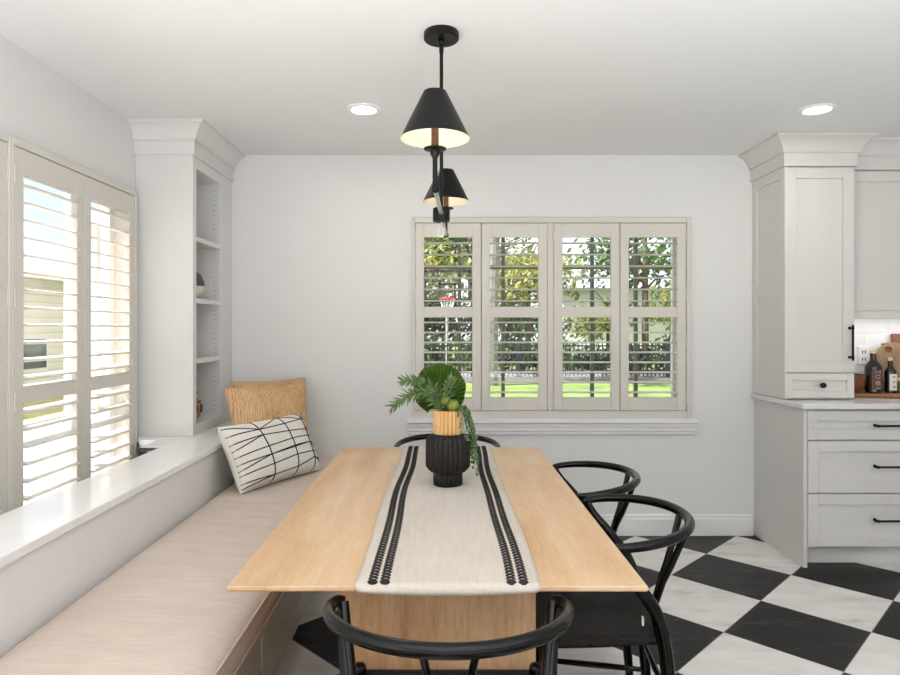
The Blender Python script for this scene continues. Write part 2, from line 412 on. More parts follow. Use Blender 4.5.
# left wall with two window openings
LW = [(2.438, 3.395), (1.40, 2.406)]
lz0, lz1 = .50, 2.03
struct('wall_left', boxes((XL-.15, XL, LW[0][1]+.011, YB, 0, ZH), (XL-.15, XL, LW[1][1]+.011, LW[0][0]-.011, 0, ZH), (XL-.15, XL, YR, LW[1][0]-.011, 0, ZH),
    *[(XL-.15, XL, a-.011, b+.011, 0, lz0-.011) for a, b in LW], *[(XL-.15, XL, a-.011, b+.011, lz1+.011, ZH) for a, b in LW]), M['wall'])
struct('wall_right', boxes((XR, XR+.15, YR, YB, 0, ZH)), M['wall'])
struct('wall_rear', boxes((XL-.15, XR+.15, YR-.15, YR, 0, ZH)), M['wall'])
# baseboard along the back wall
bb = [(0,0),(.016,0),(.016,.105),(.010,.112),(.010,.128),(.004,.135),(0,.135)]
bm = B(); sweep(bm, [(-.60, YB), (1.985, YB)], bb, 1); struct('baseboard_back', bm, M['trim'])
struct('wall_backsplash', boxes((2.39, XR, YB-.012, YB, .914, 1.45)), M['tile_b'])

# ------------------------------------------------------------------ back window
def sash_grid(x0, x1, z0, z1, y, cols, zbars, fw=.05):
    bm = B(); t = .04
    box(bm, x0, x0+fw, y, y+t, z0, z1); box(bm, x1-fw, x1, y, y+t, z0, z1)
    box(bm, x0+fw, x1-fw, y, y+t, z0, z0+fw); box(bm, x0+fw, x1-fw, y, y+t, z1-fw, z1)
    zm = (z0+z1)/2+.02; box(bm, x0+fw, x1-fw, y-.005, y+t, zm-.02, zm+.02)
    return bm
win = thing('window_1', 'white framed back window behind four shutter panels', None, (.693, YB, BW[2])); win['kind'] = 'structure'
casing = boxes((-.196, BW[0], YB-.035, YB+.12, .756, 2.035), (BW[1], 1.583, YB-.035, YB+.12, .756, 2.035), (BW[0], BW[1], YB-.035, YB+.12, BW[3], 2.035), (BW[0], BW[1], YB-.035, YB+.12, .756, BW[2]),
    (.666, .706, YB-.03, YB+.06, BW[2], BW[3]))
obj('shutter_frame', casing, M['shutter'], win, .004)
sl = B(); sweep(sl, [(-.225, YB), (1.617, YB)], [(0, .65), (.022, .65), (.022, .668), (.03, .672), (.03, .695), (.036, .70), (.036, .722), (.06, .728), (.06, .756), (0, .756)], 1)
obj('sill_trim', sl, M['trim'], win, .002)
for x0, x1 in ((BW[0], .680), (.692, BW[1])):
    s = obj('sash', sash_grid(x0, x1, BW[2], BW[3], YB+.075, 3, ()), M['sashw'], win)
    wd = x1-x0; mb = B()
    for k in (1, 2):
        xb = x0+.0+wd*k/3; box(mb, xb-.011, xb+.011, YB+.082, YB+.108, BW[2]+.05, BW[3]-.05)
    box(mb, x0+.05, x1-.05, YB+.081, YB+.109, 1.716, 1.742)
    obj('muntin', mb, M['sash'], s)
    obj('pane', boxes((x0+.03, x1-.03, YB+.094, YB+.097, BW[2]+.03, BW[3]-.03)), M['glass'], s)

# ------------------------------------------------------------------ plantation shutter panels
def make_panel(label, group, W, H, sw, top, mid0, mid1, bot, nU, nL, hinge_left, tilt):
    """panel in local coordinates: x 0..W, z 0..H, front face at y=0, goes back to +.03"""
    t = thing('shutter_panel', label, 'shutter', (0,0,0), 0, group)
    d = .030
    for a in (0, W-sw):
        obj('stile', boxes((a, a+sw, 0, d, 0, H)), M['shutter'], t, .0025, world=False)
    for z0, z1, nm in ((0, bot, 'bottom_rail'), (mid0, mid1, 'middle_rail'), (H-top, H, 'top_rail')):
        obj(nm, boxes((sw, W-sw, .001, d-.001, z0, z1)), M['shutter'], t, .0015, world=False)
    if hinge_left: obj('astragal', boxes((W-.012, W+.012, d-.0005, d+.005, .004, H-.004)), M['shutter'], t, world=False)
    lm = B(); pr = []
    for k in range(16):
        a = 2*PI*k/16; pr.append((math.cos(a)*.034, math.sin(a)*.0052))
    r0 = [lm.verts.new((sw+.001, y, z)) for y, z in pr]; r1 = [lm.verts.new((W-sw-.001, y, z)) for y, z in pr]
    for k in range(16): lm.faces.new((r0[k], r0[(k+1)%16], r1[(k+1)%16], r1[k]))
    lm.faces.new(r0[::-1]); lm.faces.new(r1)
    first = obj('louver', lm, M['shutter'], t, 0, True, world=False)
    zs = [bot+(mid0-bot)*(i+.5)/nL for i in range(nL)] + [mid1+(H-top-mid1)*(i+.5)/nU for i in range(nU)]
    for i, z in enumerate(zs):
        o = first if i == 0 else first.copy()
        if i: COL.objects.link(o); o.parent = t
        o.location = (0, d/2, z); o.rotation_euler = (math.radians(tilt), 0, 0)
    hm = None
    for z in (H*.06, H*.36, H*.62, H*.93):
        x = -.004 if hinge_left else W+.004
        h = B(); box(h, x-.008, x+.008, -.003, .006, z-.032, z+.032); tube(h, [(x, -.004, z-.034), (x, -.004, z+.034)], .0035, 8)
        obj('hinge', h, M['shutter'], t, world=False)
    return t
PW, PH = (.666-BW[0])/2-.004, BW[3]-BW[2]-.006
bz = BW[2]+.003
g = 'shutter panels on the back window'
xs = (BW[0]+.002, BW[0]+.006+PW, .708, .712+PW)
labs = ('white shutter panel on the back window with the basketball hoop seen through it',
        'white shutter panel directly behind the leaf vase, pale tree trunk seen through it',
        'white shutter panel right of the back window centre post, white house seen through it',
        'white shutter panel of the back window closest to the kitchen cabinets')
for i in range(4):
    p = make_panel(labs[i], g, PW, PH, .055, .088, .594, .662, .084, 6, 8, i % 2 == 0, 2)
    p.location = (xs[i], YB-.032, bz)
# ------------------------------------------------------------------ left windows and shutters
llabs = (('white louvered shutter panel on the left wall showing blue sky and neighbouring siding', 'brightly lit louvered shutter panel beside the built-in bookcase'),
         ('white louvered shutter panel on the left wall closest to the camera', 'white louvered shutter panel cut off by the photo\'s left edge'))
for wi, (y0, y1) in enumerate(LW):
    wn = thing('window_%d' % (wi+2), 'white framed side window behind shutters', None, (XL, (y0+y1)/2, lz0)); wn['kind'] = 'structure'
    a0, a1 = y0-.0155, y1+.0275
    fr = boxes((XL-.148, XL+.04, a0, y0, lz0-.03, lz1+.03), (XL-.148, XL+.04, y1, a1-.012, lz0-.03, lz1+.03), (XL-.148, XL+.04, y0, y1, lz1, lz1+.03), (XL-.148, XL+.04, y0, y1, lz0-.03, lz0))
    obj('shutter_frame', fr, M['shutter'], wn, .003)
    fw = .05; xx = XL-.115
    sb = boxes((xx, xx+.04, y0, y0+.045, lz0, lz1), (xx, xx+.04, y1-.045, y1, lz0, lz1), (xx, xx+.04, y0, y1, lz0, lz0+fw), (xx, xx+.04, y0, y1, lz1-fw, lz1),
               (xx, xx+.04, y0+.575, y0+.64, lz0, lz1), (xx, xx+.04, y0, y1, 1.05, 1.09))
    s = obj('sash', sb, M['sashw'], wn)
    obj('pane', boxes((xx+.018, xx+.021, y0+.04, y1-.04, lz0+.04, lz1-.04)), M['glass'], s)
    lw = (y1-y0)/2-.004; lh = lz1-lz0-.006
    for k in range(2):
        p = make_panel(llabs[wi][k], 'shutter panels on the left wall', lw, lh, .055, .10, 1.036-lz0, 1.10-lz0, .06, 12, 7, k == 0, 9)
        # local +x along +Y world, front (-y local) towards +X
        p.location = (XL+.036, y0+.002+k*(lw+.004), lz0+.003); p.rotation_euler = (0, 0, PI/2)

# ------------------------------------------------------------------ ledge, bench, cushion
LX = -1.14
struct('wall_ledge', boxes((LX-.10, LX-.012, -.6, YB, 0, .712), (XL, LX-.10, -.6, YB, .40, .43)), M['trim'])
ledge = boxes((-1.40, LX, -.6, YB, .712, .742), (-1.505, -1.40, 3.17, 3.44, .712, .742), (-1.60, -1.505, 3.37, 3.44, .712, .742), (XL+.001, -1.40, 3.44, YB, .712, .742))
tag(obj('window_ledge', ledge, M['quartz'], bevel=.003), 'long polished white stone ledge running below the left shutters', 'ledge')
vg = thing('vent_grille', 'small dark vent grille in the slot behind the stone ledge', 'vent', (-1.455, 3.16, .60))
fr = boxes((-1.505, -1.405, 3.155, 3.169, .725, .738), (-1.505, -1.405, 3.155, 3.169, .60, .612), (-1.505, -1.495, 3.155, 3.169, .612, .725), (-1.417, -1.405, 3.155, 3.169, .612, .725))
obj('frame', fr, M['vent'], vg)
sl = B()
for k in range(7): box(sl, -1.495, -1.417, 3.158, 3.166, .620+k*.0152, .628+k*.0152)
obj('slat', sl, M['vent'], vg)
obj('housing', boxes((-1.505, -1.405, 3.1695, 3.26, .60, .7115)), M['vent'], vg)

bn = thing('window_bench', 'built-in white panelled bench along the left wall under a beige cushion', 'bench', (-.9, 1.8, 0))
BX = -.645
obj('bench_body', boxes((LX-.012, BX-.022, -.6, YB-.001, 0, .405)), M['cab'], bn)
edges = [-.05, .768, 1.568, 2.368, 3.168, 3.968]
for a, b in zip(edges, edges[1:]):
    bm = B(); shaker(bm, 'y', a+.0015, b-.0015, .03, .395, BX, 1, .075, .022, .009)
    obj('bench_panel', bm, M['cab'], bn, .0015)
obj('base_rail', boxes((BX-.022, BX-.001, -.05, 3.968, 0, .028)), M['cab'], bn)
# cushion: boxed, crowned, with welts
ck = thing('bench_cushion', 'long beige linen cushion covering the window bench', 'cushion', (-.86, 1.8, .405))
def cushion():
    bm = B(); x0, x1, y0, y1 = LX+.004, -.56, -.55, YB-.006; nx, ny = 26, 150
    z0, z1 = .408, .488
    top = [[None]*(ny+1) for _ in range(nx+1)]
    rnd = random.Random(3)
    for i in range(nx+1):
        for j in range(ny+1):
            u, v = i/nx, j/ny
            e = min(min(u, 1-u)*(x1-x0), min(v, 1-v)*(y1-y0))
            cr = .030*(1-math.exp(-e/.035))
            x, y = x0+u*(x1-x0), y0+v*(y1-y0)
            wr = .0016*math.sin(y*31+3*math.sin(x*5))*math.sin(x*9+y*2) + .0012*math.sin(y*57+x*11)
            top[i][j] = bm.verts.new((x, y, z1+cr+wr*min(1, e/.05)))
    for i in range(nx):
        for j in range(ny): bm.faces.new((top[i][j], top[i+1][j], top[i+1][j+1], top[i][j+1]))
    ring = [(i, 0) for i in range(nx+1)] + [(nx, j) for j in range(1, ny+1)] + [(i, ny) for i in range(nx-1, -1, -1)] + [(0, j) for j in range(ny-1, 0, -1)]
    prev = [top[i][j] for i, j in ring]
    cx, cy = (x0+x1)/2, (y0+y1)/2
    for z, o in ((.47, .006), (.448, .008), (.425, .006), (z0, 0)):
        cur = []
        for i, j in ring:
            p = top[i][j].co; dx = (1 if i == nx else -1 if i == 0 else 0)*o
            if i == 0: dx = 0
            cur.append(bm.verts.new((p.x+dx, p.y, z)))
        for k in range(len(ring)): bm.faces.new((prev[k], prev[(k+1) % len(ring)], cur[(k+1) % len(ring)], cur[k]))
        prev = cur
    bm.faces.new(prev)
    return bm
obj('cushion_body', cushion(), M['bench'], ck, 0, True, angle=60)
for z in (.486, .412):
    bm = B(); tube(bm, [(-.556, -.55, z), (-.556, YB-.006, z)], .005, 8); obj('piping', bm, M['welt'], ck, 0, True)

# ------------------------------------------------------------------ crown profile
def crown_profile(z0, z1, out=.085):
    pts = [(0, z0-.075), (.012, z0-.075), (.012, z0), (.022, z0), (.022, z0+.012)]
    for i in range(7):
        a = i/6; pts.append((.024+(out-.03)*(a - .10*math.sin(2*PI*a)*0 - .12*math.sin(PI*a)), z0+.014+(z1-z0-.028)*(a+.12*math.sin(PI*a)*.6)))
    pts += [(out, z1-.014), (out, z1), (0, z1)]
    return pts
# ------------------------------------------------------------------ bookcase on the ledge
bk = thing('bookcase', 'tall white built-in bookcase with open shelves standing on the stone ledge', 'bookcase', (-1.51, 3.79, .742))
bx0, bx1, by0, by1, bz0 = XL+.001, -1.355, 3.469, YB-.001, .7425
body = boxes((bx0, bx1-.02, by0, by0+.02, bz0, ZH-.001), (bx0, bx0+.012, by0+.02, by1, bz0, ZH-.001), (bx0, bx1-.02, 3.905, 3.925, bz0, ZH-.001), (bx0, bx1-.02, by0+.02, 3.905, bz0, .80), (bx0, bx1-.02, by0+.02, 3.905, 2.207, 2.24))
obj('case', body, M['shelfpaint'], bk, .001)
ff = boxes((bx1-.02, bx1, by0, 3.517, bz0, 2.268), (bx1-.02, bx1, 3.90, by1, bz0, 2.268), (bx1-.02, bx1, 3.517, 3.90, bz0, .80), (bx1-.02, bx1, 3.517, 3.90, 2.207, 2.268))
obj('face_frame', ff, M['shelfpaint'], bk, .001)
for z in (1.837, 1.495, 1.160):
    obj('shelf', boxes((bx0+.013, bx1-.006, by0+.021, 3.904, z-.027, z)), M['shelfpaint'], bk, .001)
pg = B()
for k in range(46):
    z = .86+k*.029
    for xx in (-1.395, -1.60): box(pg, xx-.0028, xx+.0028, 3.9040, 3.9055, z-.0028, z+.0028)
obj('peg_hole', pg, M['peg'], bk); bpy.data.objects['peg_hole']['kind'] = 'stuff'
bm = B(); sweep(bm, [(bx0, by0), (bx1, by0), (bx1, by1)], crown_profile(2.343, ZH-.001), 1)
obj('crown_moulding', bm, M['shelfpaint'], bk)
# pots on the shelves
v1 = thing('vase', 'round two-tone grey and cream vase on the bookcase\'s middle shelf', 'vase', (-1.466, 3.70, 1.495))
bm = B(); lathe(bm, [(.03,.0),(.055,.012),(.078,.045),(.084,.075)], 32, (-1.466, 3.70, 1.4955), capt=False); obj('base', bm, M['potb'], v1, 0, True)
bm = B(); lathe(bm, [(.084,.075),(.080,.105),(.064,.14),(.040,.162),(.022,.17),(.022,.182),(.018,.182),(.018,.15)], 32, (-1.466, 3.70, 1.4955), capb=False); obj('body', bm, M['potg'], v1, 0, True)
v2 = thing('pot', 'tan patterned pottery jar on the bottom bookcase shelf', 'pot', (-1.452, 3.66, .8))
bm = B(); lathe(bm, [(.038,0),(.058,.03),(.068,.075),(.060,.11),(.036,.13),(.036,.15),(.046,.155),(.046,.165),(.03,.165),(.03,.12)], 32, (-1.45, 3.66, .8005)); obj('body', bm, M['pott'], v2, 0, True)
bm = B()
for k in range(9):
    a = 2*PI*k/9
    c = Vector((-1.45+.067*math.cos(a), 3.66+.067*math.sin(a), .8705))
    e1 = Vector((-math.sin(a), math.cos(a), 0)); e2 = Vector((0,0,1))
    tube(bm, [c+e1*math.cos(q*PI/6)*.014+e2*math.sin(q*PI/6)*.02 for q in range(12)], .0035, 6, closed=True)
obj('pattern_ring', bm, M['markd'], v2)
bm = B(); tube(bm, [(-1.45+.0595*math.cos(q*PI/16), 3.66+.0595*math.sin(q*PI/16), .91) for q in range(32)], .004, 6, closed=True); obj('band', bm, M['markd'], v2)

# ------------------------------------------------------------------ tall cabinet standing on the counter
tx0, tx1, tyf, tz0 = 1.984, 2.388, 3.713, .9165
tc_ = thing('tall_cabinet', 'tall white cabinet with one door and drawer standing on the countertop', 'cabinet', (2.19, 3.9, .915))
obj('case', boxes((tx0+.02, tx1, tyf+.021, YB-.001, tz0, ZH-.001)), M['cab'], tc_)
bm = B(); shaker(bm, 'y', tyf+.002, YB-.001, tz0, 2.268, tx0, -1, .062, .02, .008, (1.56,)); obj('side_panel', bm, M['cab'], tc_, .0015)
bm = B(); shaker(bm, 'x', tx0+.004, tx1-.002, 1.073, 2.262, tyf, -1, .062, .02, .012); dr = obj('door', bm, M['cab'], tc_, .0015)
def bar_handle(p, axis, ln, parent):
    bm = B(); p = Vector(p); d = Vector((0,0,1)) if axis == 'z' else Vector((1,0,0))
    a, b = p-d*ln/2, p+d*ln/2; out = Vector((0,-.032,0))
    tube(bm, [a+out, a+d*.004+out, b-d*.004+out, b+out], [.0055,.0062,.0062,.0055], 12)
    for q in (a+d*.018, b-d*.018):
        tube(bm, [q, q+out*.15, q+out*.16, q+out], [.009,.009,.0062,.0062], 12)
        sphere(bm, q+out, .009, 10, 6)
    return obj('handle', bm, M['blackm'], parent, 0, True)
bar_handle((2.358, tyf, 1.245), 'z', .205, dr)
bm = B(); shaker(bm, 'x', tx0+.004, tx1-.002, .924, 1.066, tyf, -1, .04, .02, .012); dw = obj('drawer', bm, M['cab'], tc_, .0015)
bm = B(); tube(bm, [(2.194, tyf, .999), (2.194, tyf-.012, .999)], .006, 10); sphere(bm, (2.194, tyf-.02, .999), .016, 14, 10, 1.2, .7, 1); obj('knob', bm, M['blackm'], dw, 0, True)
bm = B(); sweep(bm, [(tx0, YB-.001), (tx0, tyf), (tx1, tyf), (tx1, 3.80)], crown_profile(2.343, ZH-.001), 1); obj('crown_moulding', bm, M['cab'], tc_)
# ------------------------------------------------------------------ wall cabinet over the backsplash
wc = thing('wall_cabinet', 'white upper wall cabinet hanging over the tiled backsplash', 'cabinet', (2.85, 3.95, 1.40))
obj('case', boxes((tx1+.003, 3.30, 3.821, YB-.013, 1.43, ZH-.001)), M['cab'], wc)
for a, b in ((tx1+.006, 2.845), (2.849, 3.297)):
    bm = B(); shaker(bm, 'x', a, b, 1.432, 2.262, 3.80, -1, .062, .02, .012); obj('door', bm, M['cab'], wc, .0015)
lb_ = obj('lamp_bar', boxes((2.45, 3.25, 3.93, 3.97, 1.414, 1.4295)), M['plate'], wc)
ul = light('lamp_bar_light', 'AREA', (2.85, 3.95, 1.412), (0, 0, 0), .8, (1, .97, .95), shape='RECTANGLE', size=.78, size_y=.03)
ul.parent = wc; ul.location = Vector((2.85, 3.95, 1.412))-wc.location
obj('light_rail', boxes((tx1+.003, 3.30, 3.80, 3.82, 1.385, 1.43)), M['cab'], wc, .002)
bm = B(); sweep(bm, [(tx1+.012, 3.80), (3.30, 3.80)], crown_profile(2.343, ZH-.001), 1); obj('crown_moulding', bm, M['cab'], wc)
# ------------------------------------------------------------------ base cabinet and counter
bc = thing('base_cabinet', 'white base cabinet with three wide drawers on the checkered floor', 'cabinet', (2.45, 3.8, 0))
obj('end_panel', boxes((1.998, 2.020, 3.548, YB-.001, .0005, .884)), M['cab'], bc, .001)
obj('case', boxes((2.021, 2.93, 3.571, YB-.001, .11, .884)), M['cab'], bc)
obj('toe_kick', boxes((2.021, 2.93, 3.63, 3.645, .0005, .11)), M['cab'], bc)
for z0, z1 in ((.711, .872), (.417, .703), (.118, .409)):
    bm = B(); shaker(bm, 'x', 2.024, 2.925, z0, z1, 3.548, -1, .058, .02, .012); d_ = obj('drawer', bm, M['cab'], bc, .0015)
    bar_handle((2.50, 3.548+.0, (z0+z1)/2+(.0 if z1 > .8 else .005)), 'x', .25, d_)
tag(obj('countertop', boxes((1.975, 3.4, 3.515, YB-.001, .8845, .914)), M['counter'], bevel=.003), 'pale stone countertop on the base cabinet', 'countertop')

# ------------------------------------------------------------------ things on the counter
tray = thing('serving_tray', 'flat brown wooden board lying under the bottles on the countertop', 'tray', (2.75, 3.86, .914))
bm = B(); sweep_pts = []
lathe(bm, [(.30,0),(.31,.008),(.31,.018),(.30,.022)], 48, (0,0,0))
bmesh.ops.scale(bm, vec=(1, .42, 1), verts=bm.verts); bmesh.ops.translate(bm, vec=(2.74, 3.89, .9145), verts=bm.verts)
obj('board', bm, M['tray'], tray, 0, True)
def bottle(x, y, s, hh, lab, lmat, rings, label):
    t = thing('oil_bottle', label, 'bottle', (x, y, .9375), 0, 'oil bottles on the counter')
    z = .937
    bm = B(); lathe(bm, [(.8*s,0),(s,.006),(s,hh*.60),(s*.93,hh*.66),(s*.45,hh*.78),(s*.40,hh*.82),(s*.40,hh*.93),(s*.46,hh*.935),(s*.46,hh*.95)], 28, (x,y,z)); obj('glass_body', bm, M['bottle'], t, 0, True)
    bm = B(); lathe(bm, [(s*.36,hh*.95),(s*.36,hh*1.03),(s*.30,hh*1.035)], 20, (x,y,z)); obj('cap', bm, M['gold'], t, 0, True)
    bm = B(); n = 14; lo, hi = z+hh*.08, z+hh*.56
    r = s+.0008; vs_ = []
    for k in range(n+1):
        a = -PI/2-.55-.15 + 1.3*k/n
        vs_.append([bm.verts.new((x+rr*math.cos(a), y+rr*math.sin(a), zz)) for rr, zz in ((r, lo), (r, hi), (s-.001, hi), (s-.001, lo))])
    for a, b in zip(vs_, vs_[1:]):
        for q in range(4): bm.faces.new((a[q], a[(q+1)%4], b[(q+1)%4], b[q]))
    bm.faces.new(vs_[0]); bm.faces.new(vs_[-1][::-1])
    l_ = obj('label', bm, lmat, t, 0, True)
    bm = B()
    ac = -PI/2-.05
    def P(da, zz): return (x+(r+.0004)*math.cos(ac+da), y+(r+.0004)*math.sin(ac+da), z+zz)
    for k in rings:
        kind, zf = k
        if kind == 'o': tube(bm, [P(.28*math.cos(q*PI/8), hh*zf+.011*math.sin(q*PI/8)) for q in range(16)], .0012, 5, closed=True)
        if kind == '-': tube(bm, [P(-.3+.6*q/6, hh*zf) for q in range(7)], .0011, 5)
        if kind == '.': tube(bm, [P(-.14+.28*q/4, hh*zf) for q in range(5)], .0035, 6)
        if kind == 'w': tube(bm, [P(a, hh*zf+b) for a, b in ((-.3,-.008),(-.3,.008),(-.1,-.002),(0,.008),(.1,-.002),(.3,.008),(.3,-.008))], .0014, 5)
    obj('print', bm, M['mark'] if lab == 'b' else M['markd'], l_)
bottle(2.622, 3.90, .046, .250, 'b', M['labelb'], [('w',.51),('o',.40),('-',.29),('-',.26),('-',.23),('-',.20),('-',.12)], 'tall dark oil bottle with brown label on the countertop')
bottle(2.722, 3.895, .035, .205, 'w', M['labelw'], [('.',.48),('.',.33),('.',.18)], 'shorter dark oil bottle with white label on the countertop')
j = thing('jar', 'small olive green glass jar beside the white-labelled bottle', 'jar', (2.79, 3.90, .937))
bm = B(); lathe(bm, [(.026,0),(.03,.004),(.03,.06),(.024,.07)], 24, (2.79,3.90,.937)); obj('body', bm, M['jarl'], j, 0, True)
bm = B(); lathe(bm, [(.026,.07),(.026,.085),(.024,.087)], 24, (2.79,3.90,.937)); obj('lid', bm, M['gold'], j, 0, True)
def lean(bm, x, y, z, ang):
    bmesh.ops.rotate(bm, cent=(0,0,0), matrix=Matrix.Rotation(-ang, 3, 'X'), verts=bm.verts); bmesh.ops.translate(bm, vec=(x,y,z), verts=bm.verts)
def disc_board(r, t, hole):
    bm = B(); n = 48; hr, hz, hx = hole
    out = [(r*math.cos(2*PI*k/n), r+r*math.sin(2*PI*k/n)) for k in range(n)]
    inn = [(hx+hr*math.cos(2*PI*k/n)*1.25, hz+hr*math.sin(2*PI*k/n)) for k in range(n)]
    vs_ = [[bm.verts.new((p[0], yy, p[1])) for p in pts] for pts in (out, inn) for yy in (0, t)]
    of, ob, nf, nb = vs_
    for k in range(n):
        q = (k+1) % n
        bm.faces.new((of[k], of[q], nf[q], nf[k])); bm.faces.new((ob[k], nb[k], nb[q], ob[q]))
        bm.faces.new((of[k], ob[k], ob[q], of[q])); bm.faces.new((nf[k], nf[q], nb[q], nb[k]))
    return bm
bm = disc_board(.155, .02, (.02, .262, -.05)); lean(bm, 2.865, 3.985, .938, math.radians(13)); tag(obj('cutting_board', bm, M['board'], bevel=.003), 'round pale wooden cutting board with a hole leaning on the backsplash', 'cutting board')
bm = B(); box(bm, -.10, .10, 0, .02, 0, .30); box(bm, -.035, .035, 0, .02, .30, .36); lean(bm, 2.89, 4.02, .938, math.radians(8)); tag(obj('paddle_board', bm, M['board2'], bevel=.008), 'brown paddle cutting board leaning on the backsplash behind the round one', 'cutting board')
kb = thing('bowl', 'brown wooden bowl next to the tall cabinet on the countertop', 'bowl', (2.535, 3.985, .914))
bm = B(); lathe(bm, [(.05,0),(.075,.02),(.092,.07),(.096,.13),(.090,.13),(.084,.07),(.06,.025)], 36, (2.515, 3.97, .9145)); obj('body', bm, M['board2'], kb, 0, True)
ou = thing('wall_outlet', 'white electrical outlet on the tiled backsplash', 'outlet', (2.69, YB-.012, 1.155))
obj('plate', boxes((2.655, 2.725, YB-.019, YB-.0122, 1.097, 1.213)), M['plate'], ou, .003)
bm = boxes((2.679, 2.684, YB-.021, YB-.0185, 1.168, 1.186), (2.697, 2.702, YB-.021, YB-.0185, 1.168, 1.186), (2.679, 2.684, YB-.021, YB-.0185, 1.122, 1.14), (2.697, 2.702, YB-.021, YB-.0185, 1.122, 1.14)); obj('socket', bm, M['vent'], ou)

# ------------------------------------------------------------------ dining table
T = thing('dining_table', 'light oak rectangular dining table on a plank pedestal', 'table', (-.012, 2.27, 0))
ax0, ax1, ay0, ay1, zt = -.488, .464, 1.446, 3.125, .75
def tabletop():
    bm = B(); lip, th, be = .013, .034, .13
    def rect(i, z): return [bm.verts.new(p) for p in ((ax0+i, ay0+i, z), (ax1-i, ay0+i, z), (ax1-i, ay1-i, z), (ax0+i, ay1-i, z))]
    rs = [rect(be, zt-th), rect(.003, zt-lip), rect(0, zt-lip+.004), rect(0, zt-.002), rect(.002, zt)]
    for a, b in zip(rs, rs[1:]):
        for k in range(4): bm.faces.new((a[k], a[(k+1)%4], b[(k+1)%4], b[k]))
    bm.faces.new(rs[0][::-1]); bm.faces.new(rs[-1]); return bm
obj('tabletop', tabletop(), M['table'], T)
obj('pedestal', boxes((-.274, .247, 1.70, 2.86, .0005, zt-.0335)), M['pedestal'], T, .004)

# runner: woven cloth that lies on the table and folds over the near edge
rn = thing('table_runner', 'ivory table runner with black braided stripes lying along the table', 'table runner', (.01, 2.27, zt))
def rx(side, y):   # left / right border of the cloth
    s = (y-ay0)/(ay1-ay0)
    return (-.201+.007*s+.004*math.sin(y*5)) if side < 0 else (.218+.012*s+.005*math.sin(y*4+1))
def rz_(x, y): return zt+.0025+.0012*math.sin(y*6+x*4)**2+.0008*math.sin(x*23+y*3)**2
def runner():
    bm = B(); nx, ny = 28, 110; rows = []
    y_end = ay1-.002
    prof = []                                        # (y, drop)
    for k in range(4): prof.append((ay0-.006+.0012*k if k else ay0-.0065, None))
    for j in range(ny+1):
        row = []
        for i in range(nx+1):
            u = i/nx
            drop = .008+.010*math.sin(PI*(u*.8+.12))
            if j == 0: y, z = ay0-.007, zt-drop
            elif j == 1: y, z = ay0-.0075, zt-drop*.45
            elif j == 2: y, z = ay0-.005, zt-.001
            else:
                y = ay0+.001+(y_end-ay0-.001)*(j-3)/(ny-3)
            if j == 3: z = zt+.0035
            xl, xr = rx(-1, y), rx(1, y)
            rc = (.008*(2-j)/2 if j < 2 else 0)
            x = xl+rc+(xr-xl-2*rc)*u
            if j > 3: z = rz_(x, y)
            row.append(bm.verts.new((x, y, z)))
        rows.append(row)
    for a, b in zip(rows, rows[1:]):
        for i in range(nx): bm.faces.new((a[i], a[i+1], b[i+1], b[i]))
    return bm
ro = obj('cloth', runner(), M['runner'], rn, 0, True, angle=60)
so = ro.modifiers.new('thick', 'SOLIDIFY'); so.thickness = .0018; so.offset = 1
for sx_ in (-1, 1):
    for off in (.038, .066):
        bm = B(); y = ay0+.012; k = 0
        while y < ay1-.02:
            xc = rx(sx_, y) - sx_*off + sx_*.002*math.sin(y*9)
            z = rz_(xc, y)+.0022
            w_ = .0102
            pts = [(xc+w_*q, y+.014*(1-q*q)-.005, z) for q in (-1, -.6, -.2, .2, .6, 1)]
            tube(bm, pts, [.0018,.0046,.0064,.0064,.0046,.0018], 6, flat=.42)
            y += .0185; k += 1
        lathe(bm, [(.004,0),(.012,.001),(.011,.003),(.003,.0042)], 14, (rx(sx_, ay0+.01)-sx_*off, ay0+.009, rz_(rx(sx_, ay0+.02), ay0+.02)))
        obj('braided_stripe', bm, M['braid'], rn, 0, True)

# ------------------------------------------------------------------ vase and its stems
VX, VY, VZ = .018, 2.36, zt+.0055
va = thing('vase', 'fluted black vase with a ribbed wooden neck on the table runner', 'vase', (VX, VY, VZ))
fl = lambda n, a: (lambda th, i: 1-a*abs(math.sin(n*th/2)) if True else 1)
def flute(n, a, flat=()):
    return lambda th, i: 1 if i in flat else 1+a*(abs(math.sin(n*th/2))-.6)
bm = B(); lathe(bm, [(.050,0),(.053,.003),(.053,.048),(.051,.050)], 240, (VX,VY,VZ), flute(24, .06, ())); obj('foot', bm, M['vase'], va, 0, True, angle=50)
bm = B(); lathe(bm, [(.050,.050),(.066,.052),(.078,.066),(.081,.074),(.081,.160),(.079,.168),(.062,.186),(.052,.189)], 240, (VX,VY,VZ), flute(24, .055, (0, 7))); obj('body', bm, M['vase'], va, 0, True, angle=30)
bm = B(); lathe(bm, [(.050,.189),(.052,.191),(.052,.272),(.050,.275),(.042,.275),(.042,.21)], 240, (VX,VY,VZ), flute(20, .16, (4, 5))); obj('neck', bm, M['vwood'], va, 0, True, angle=30)
VT = VZ+.275
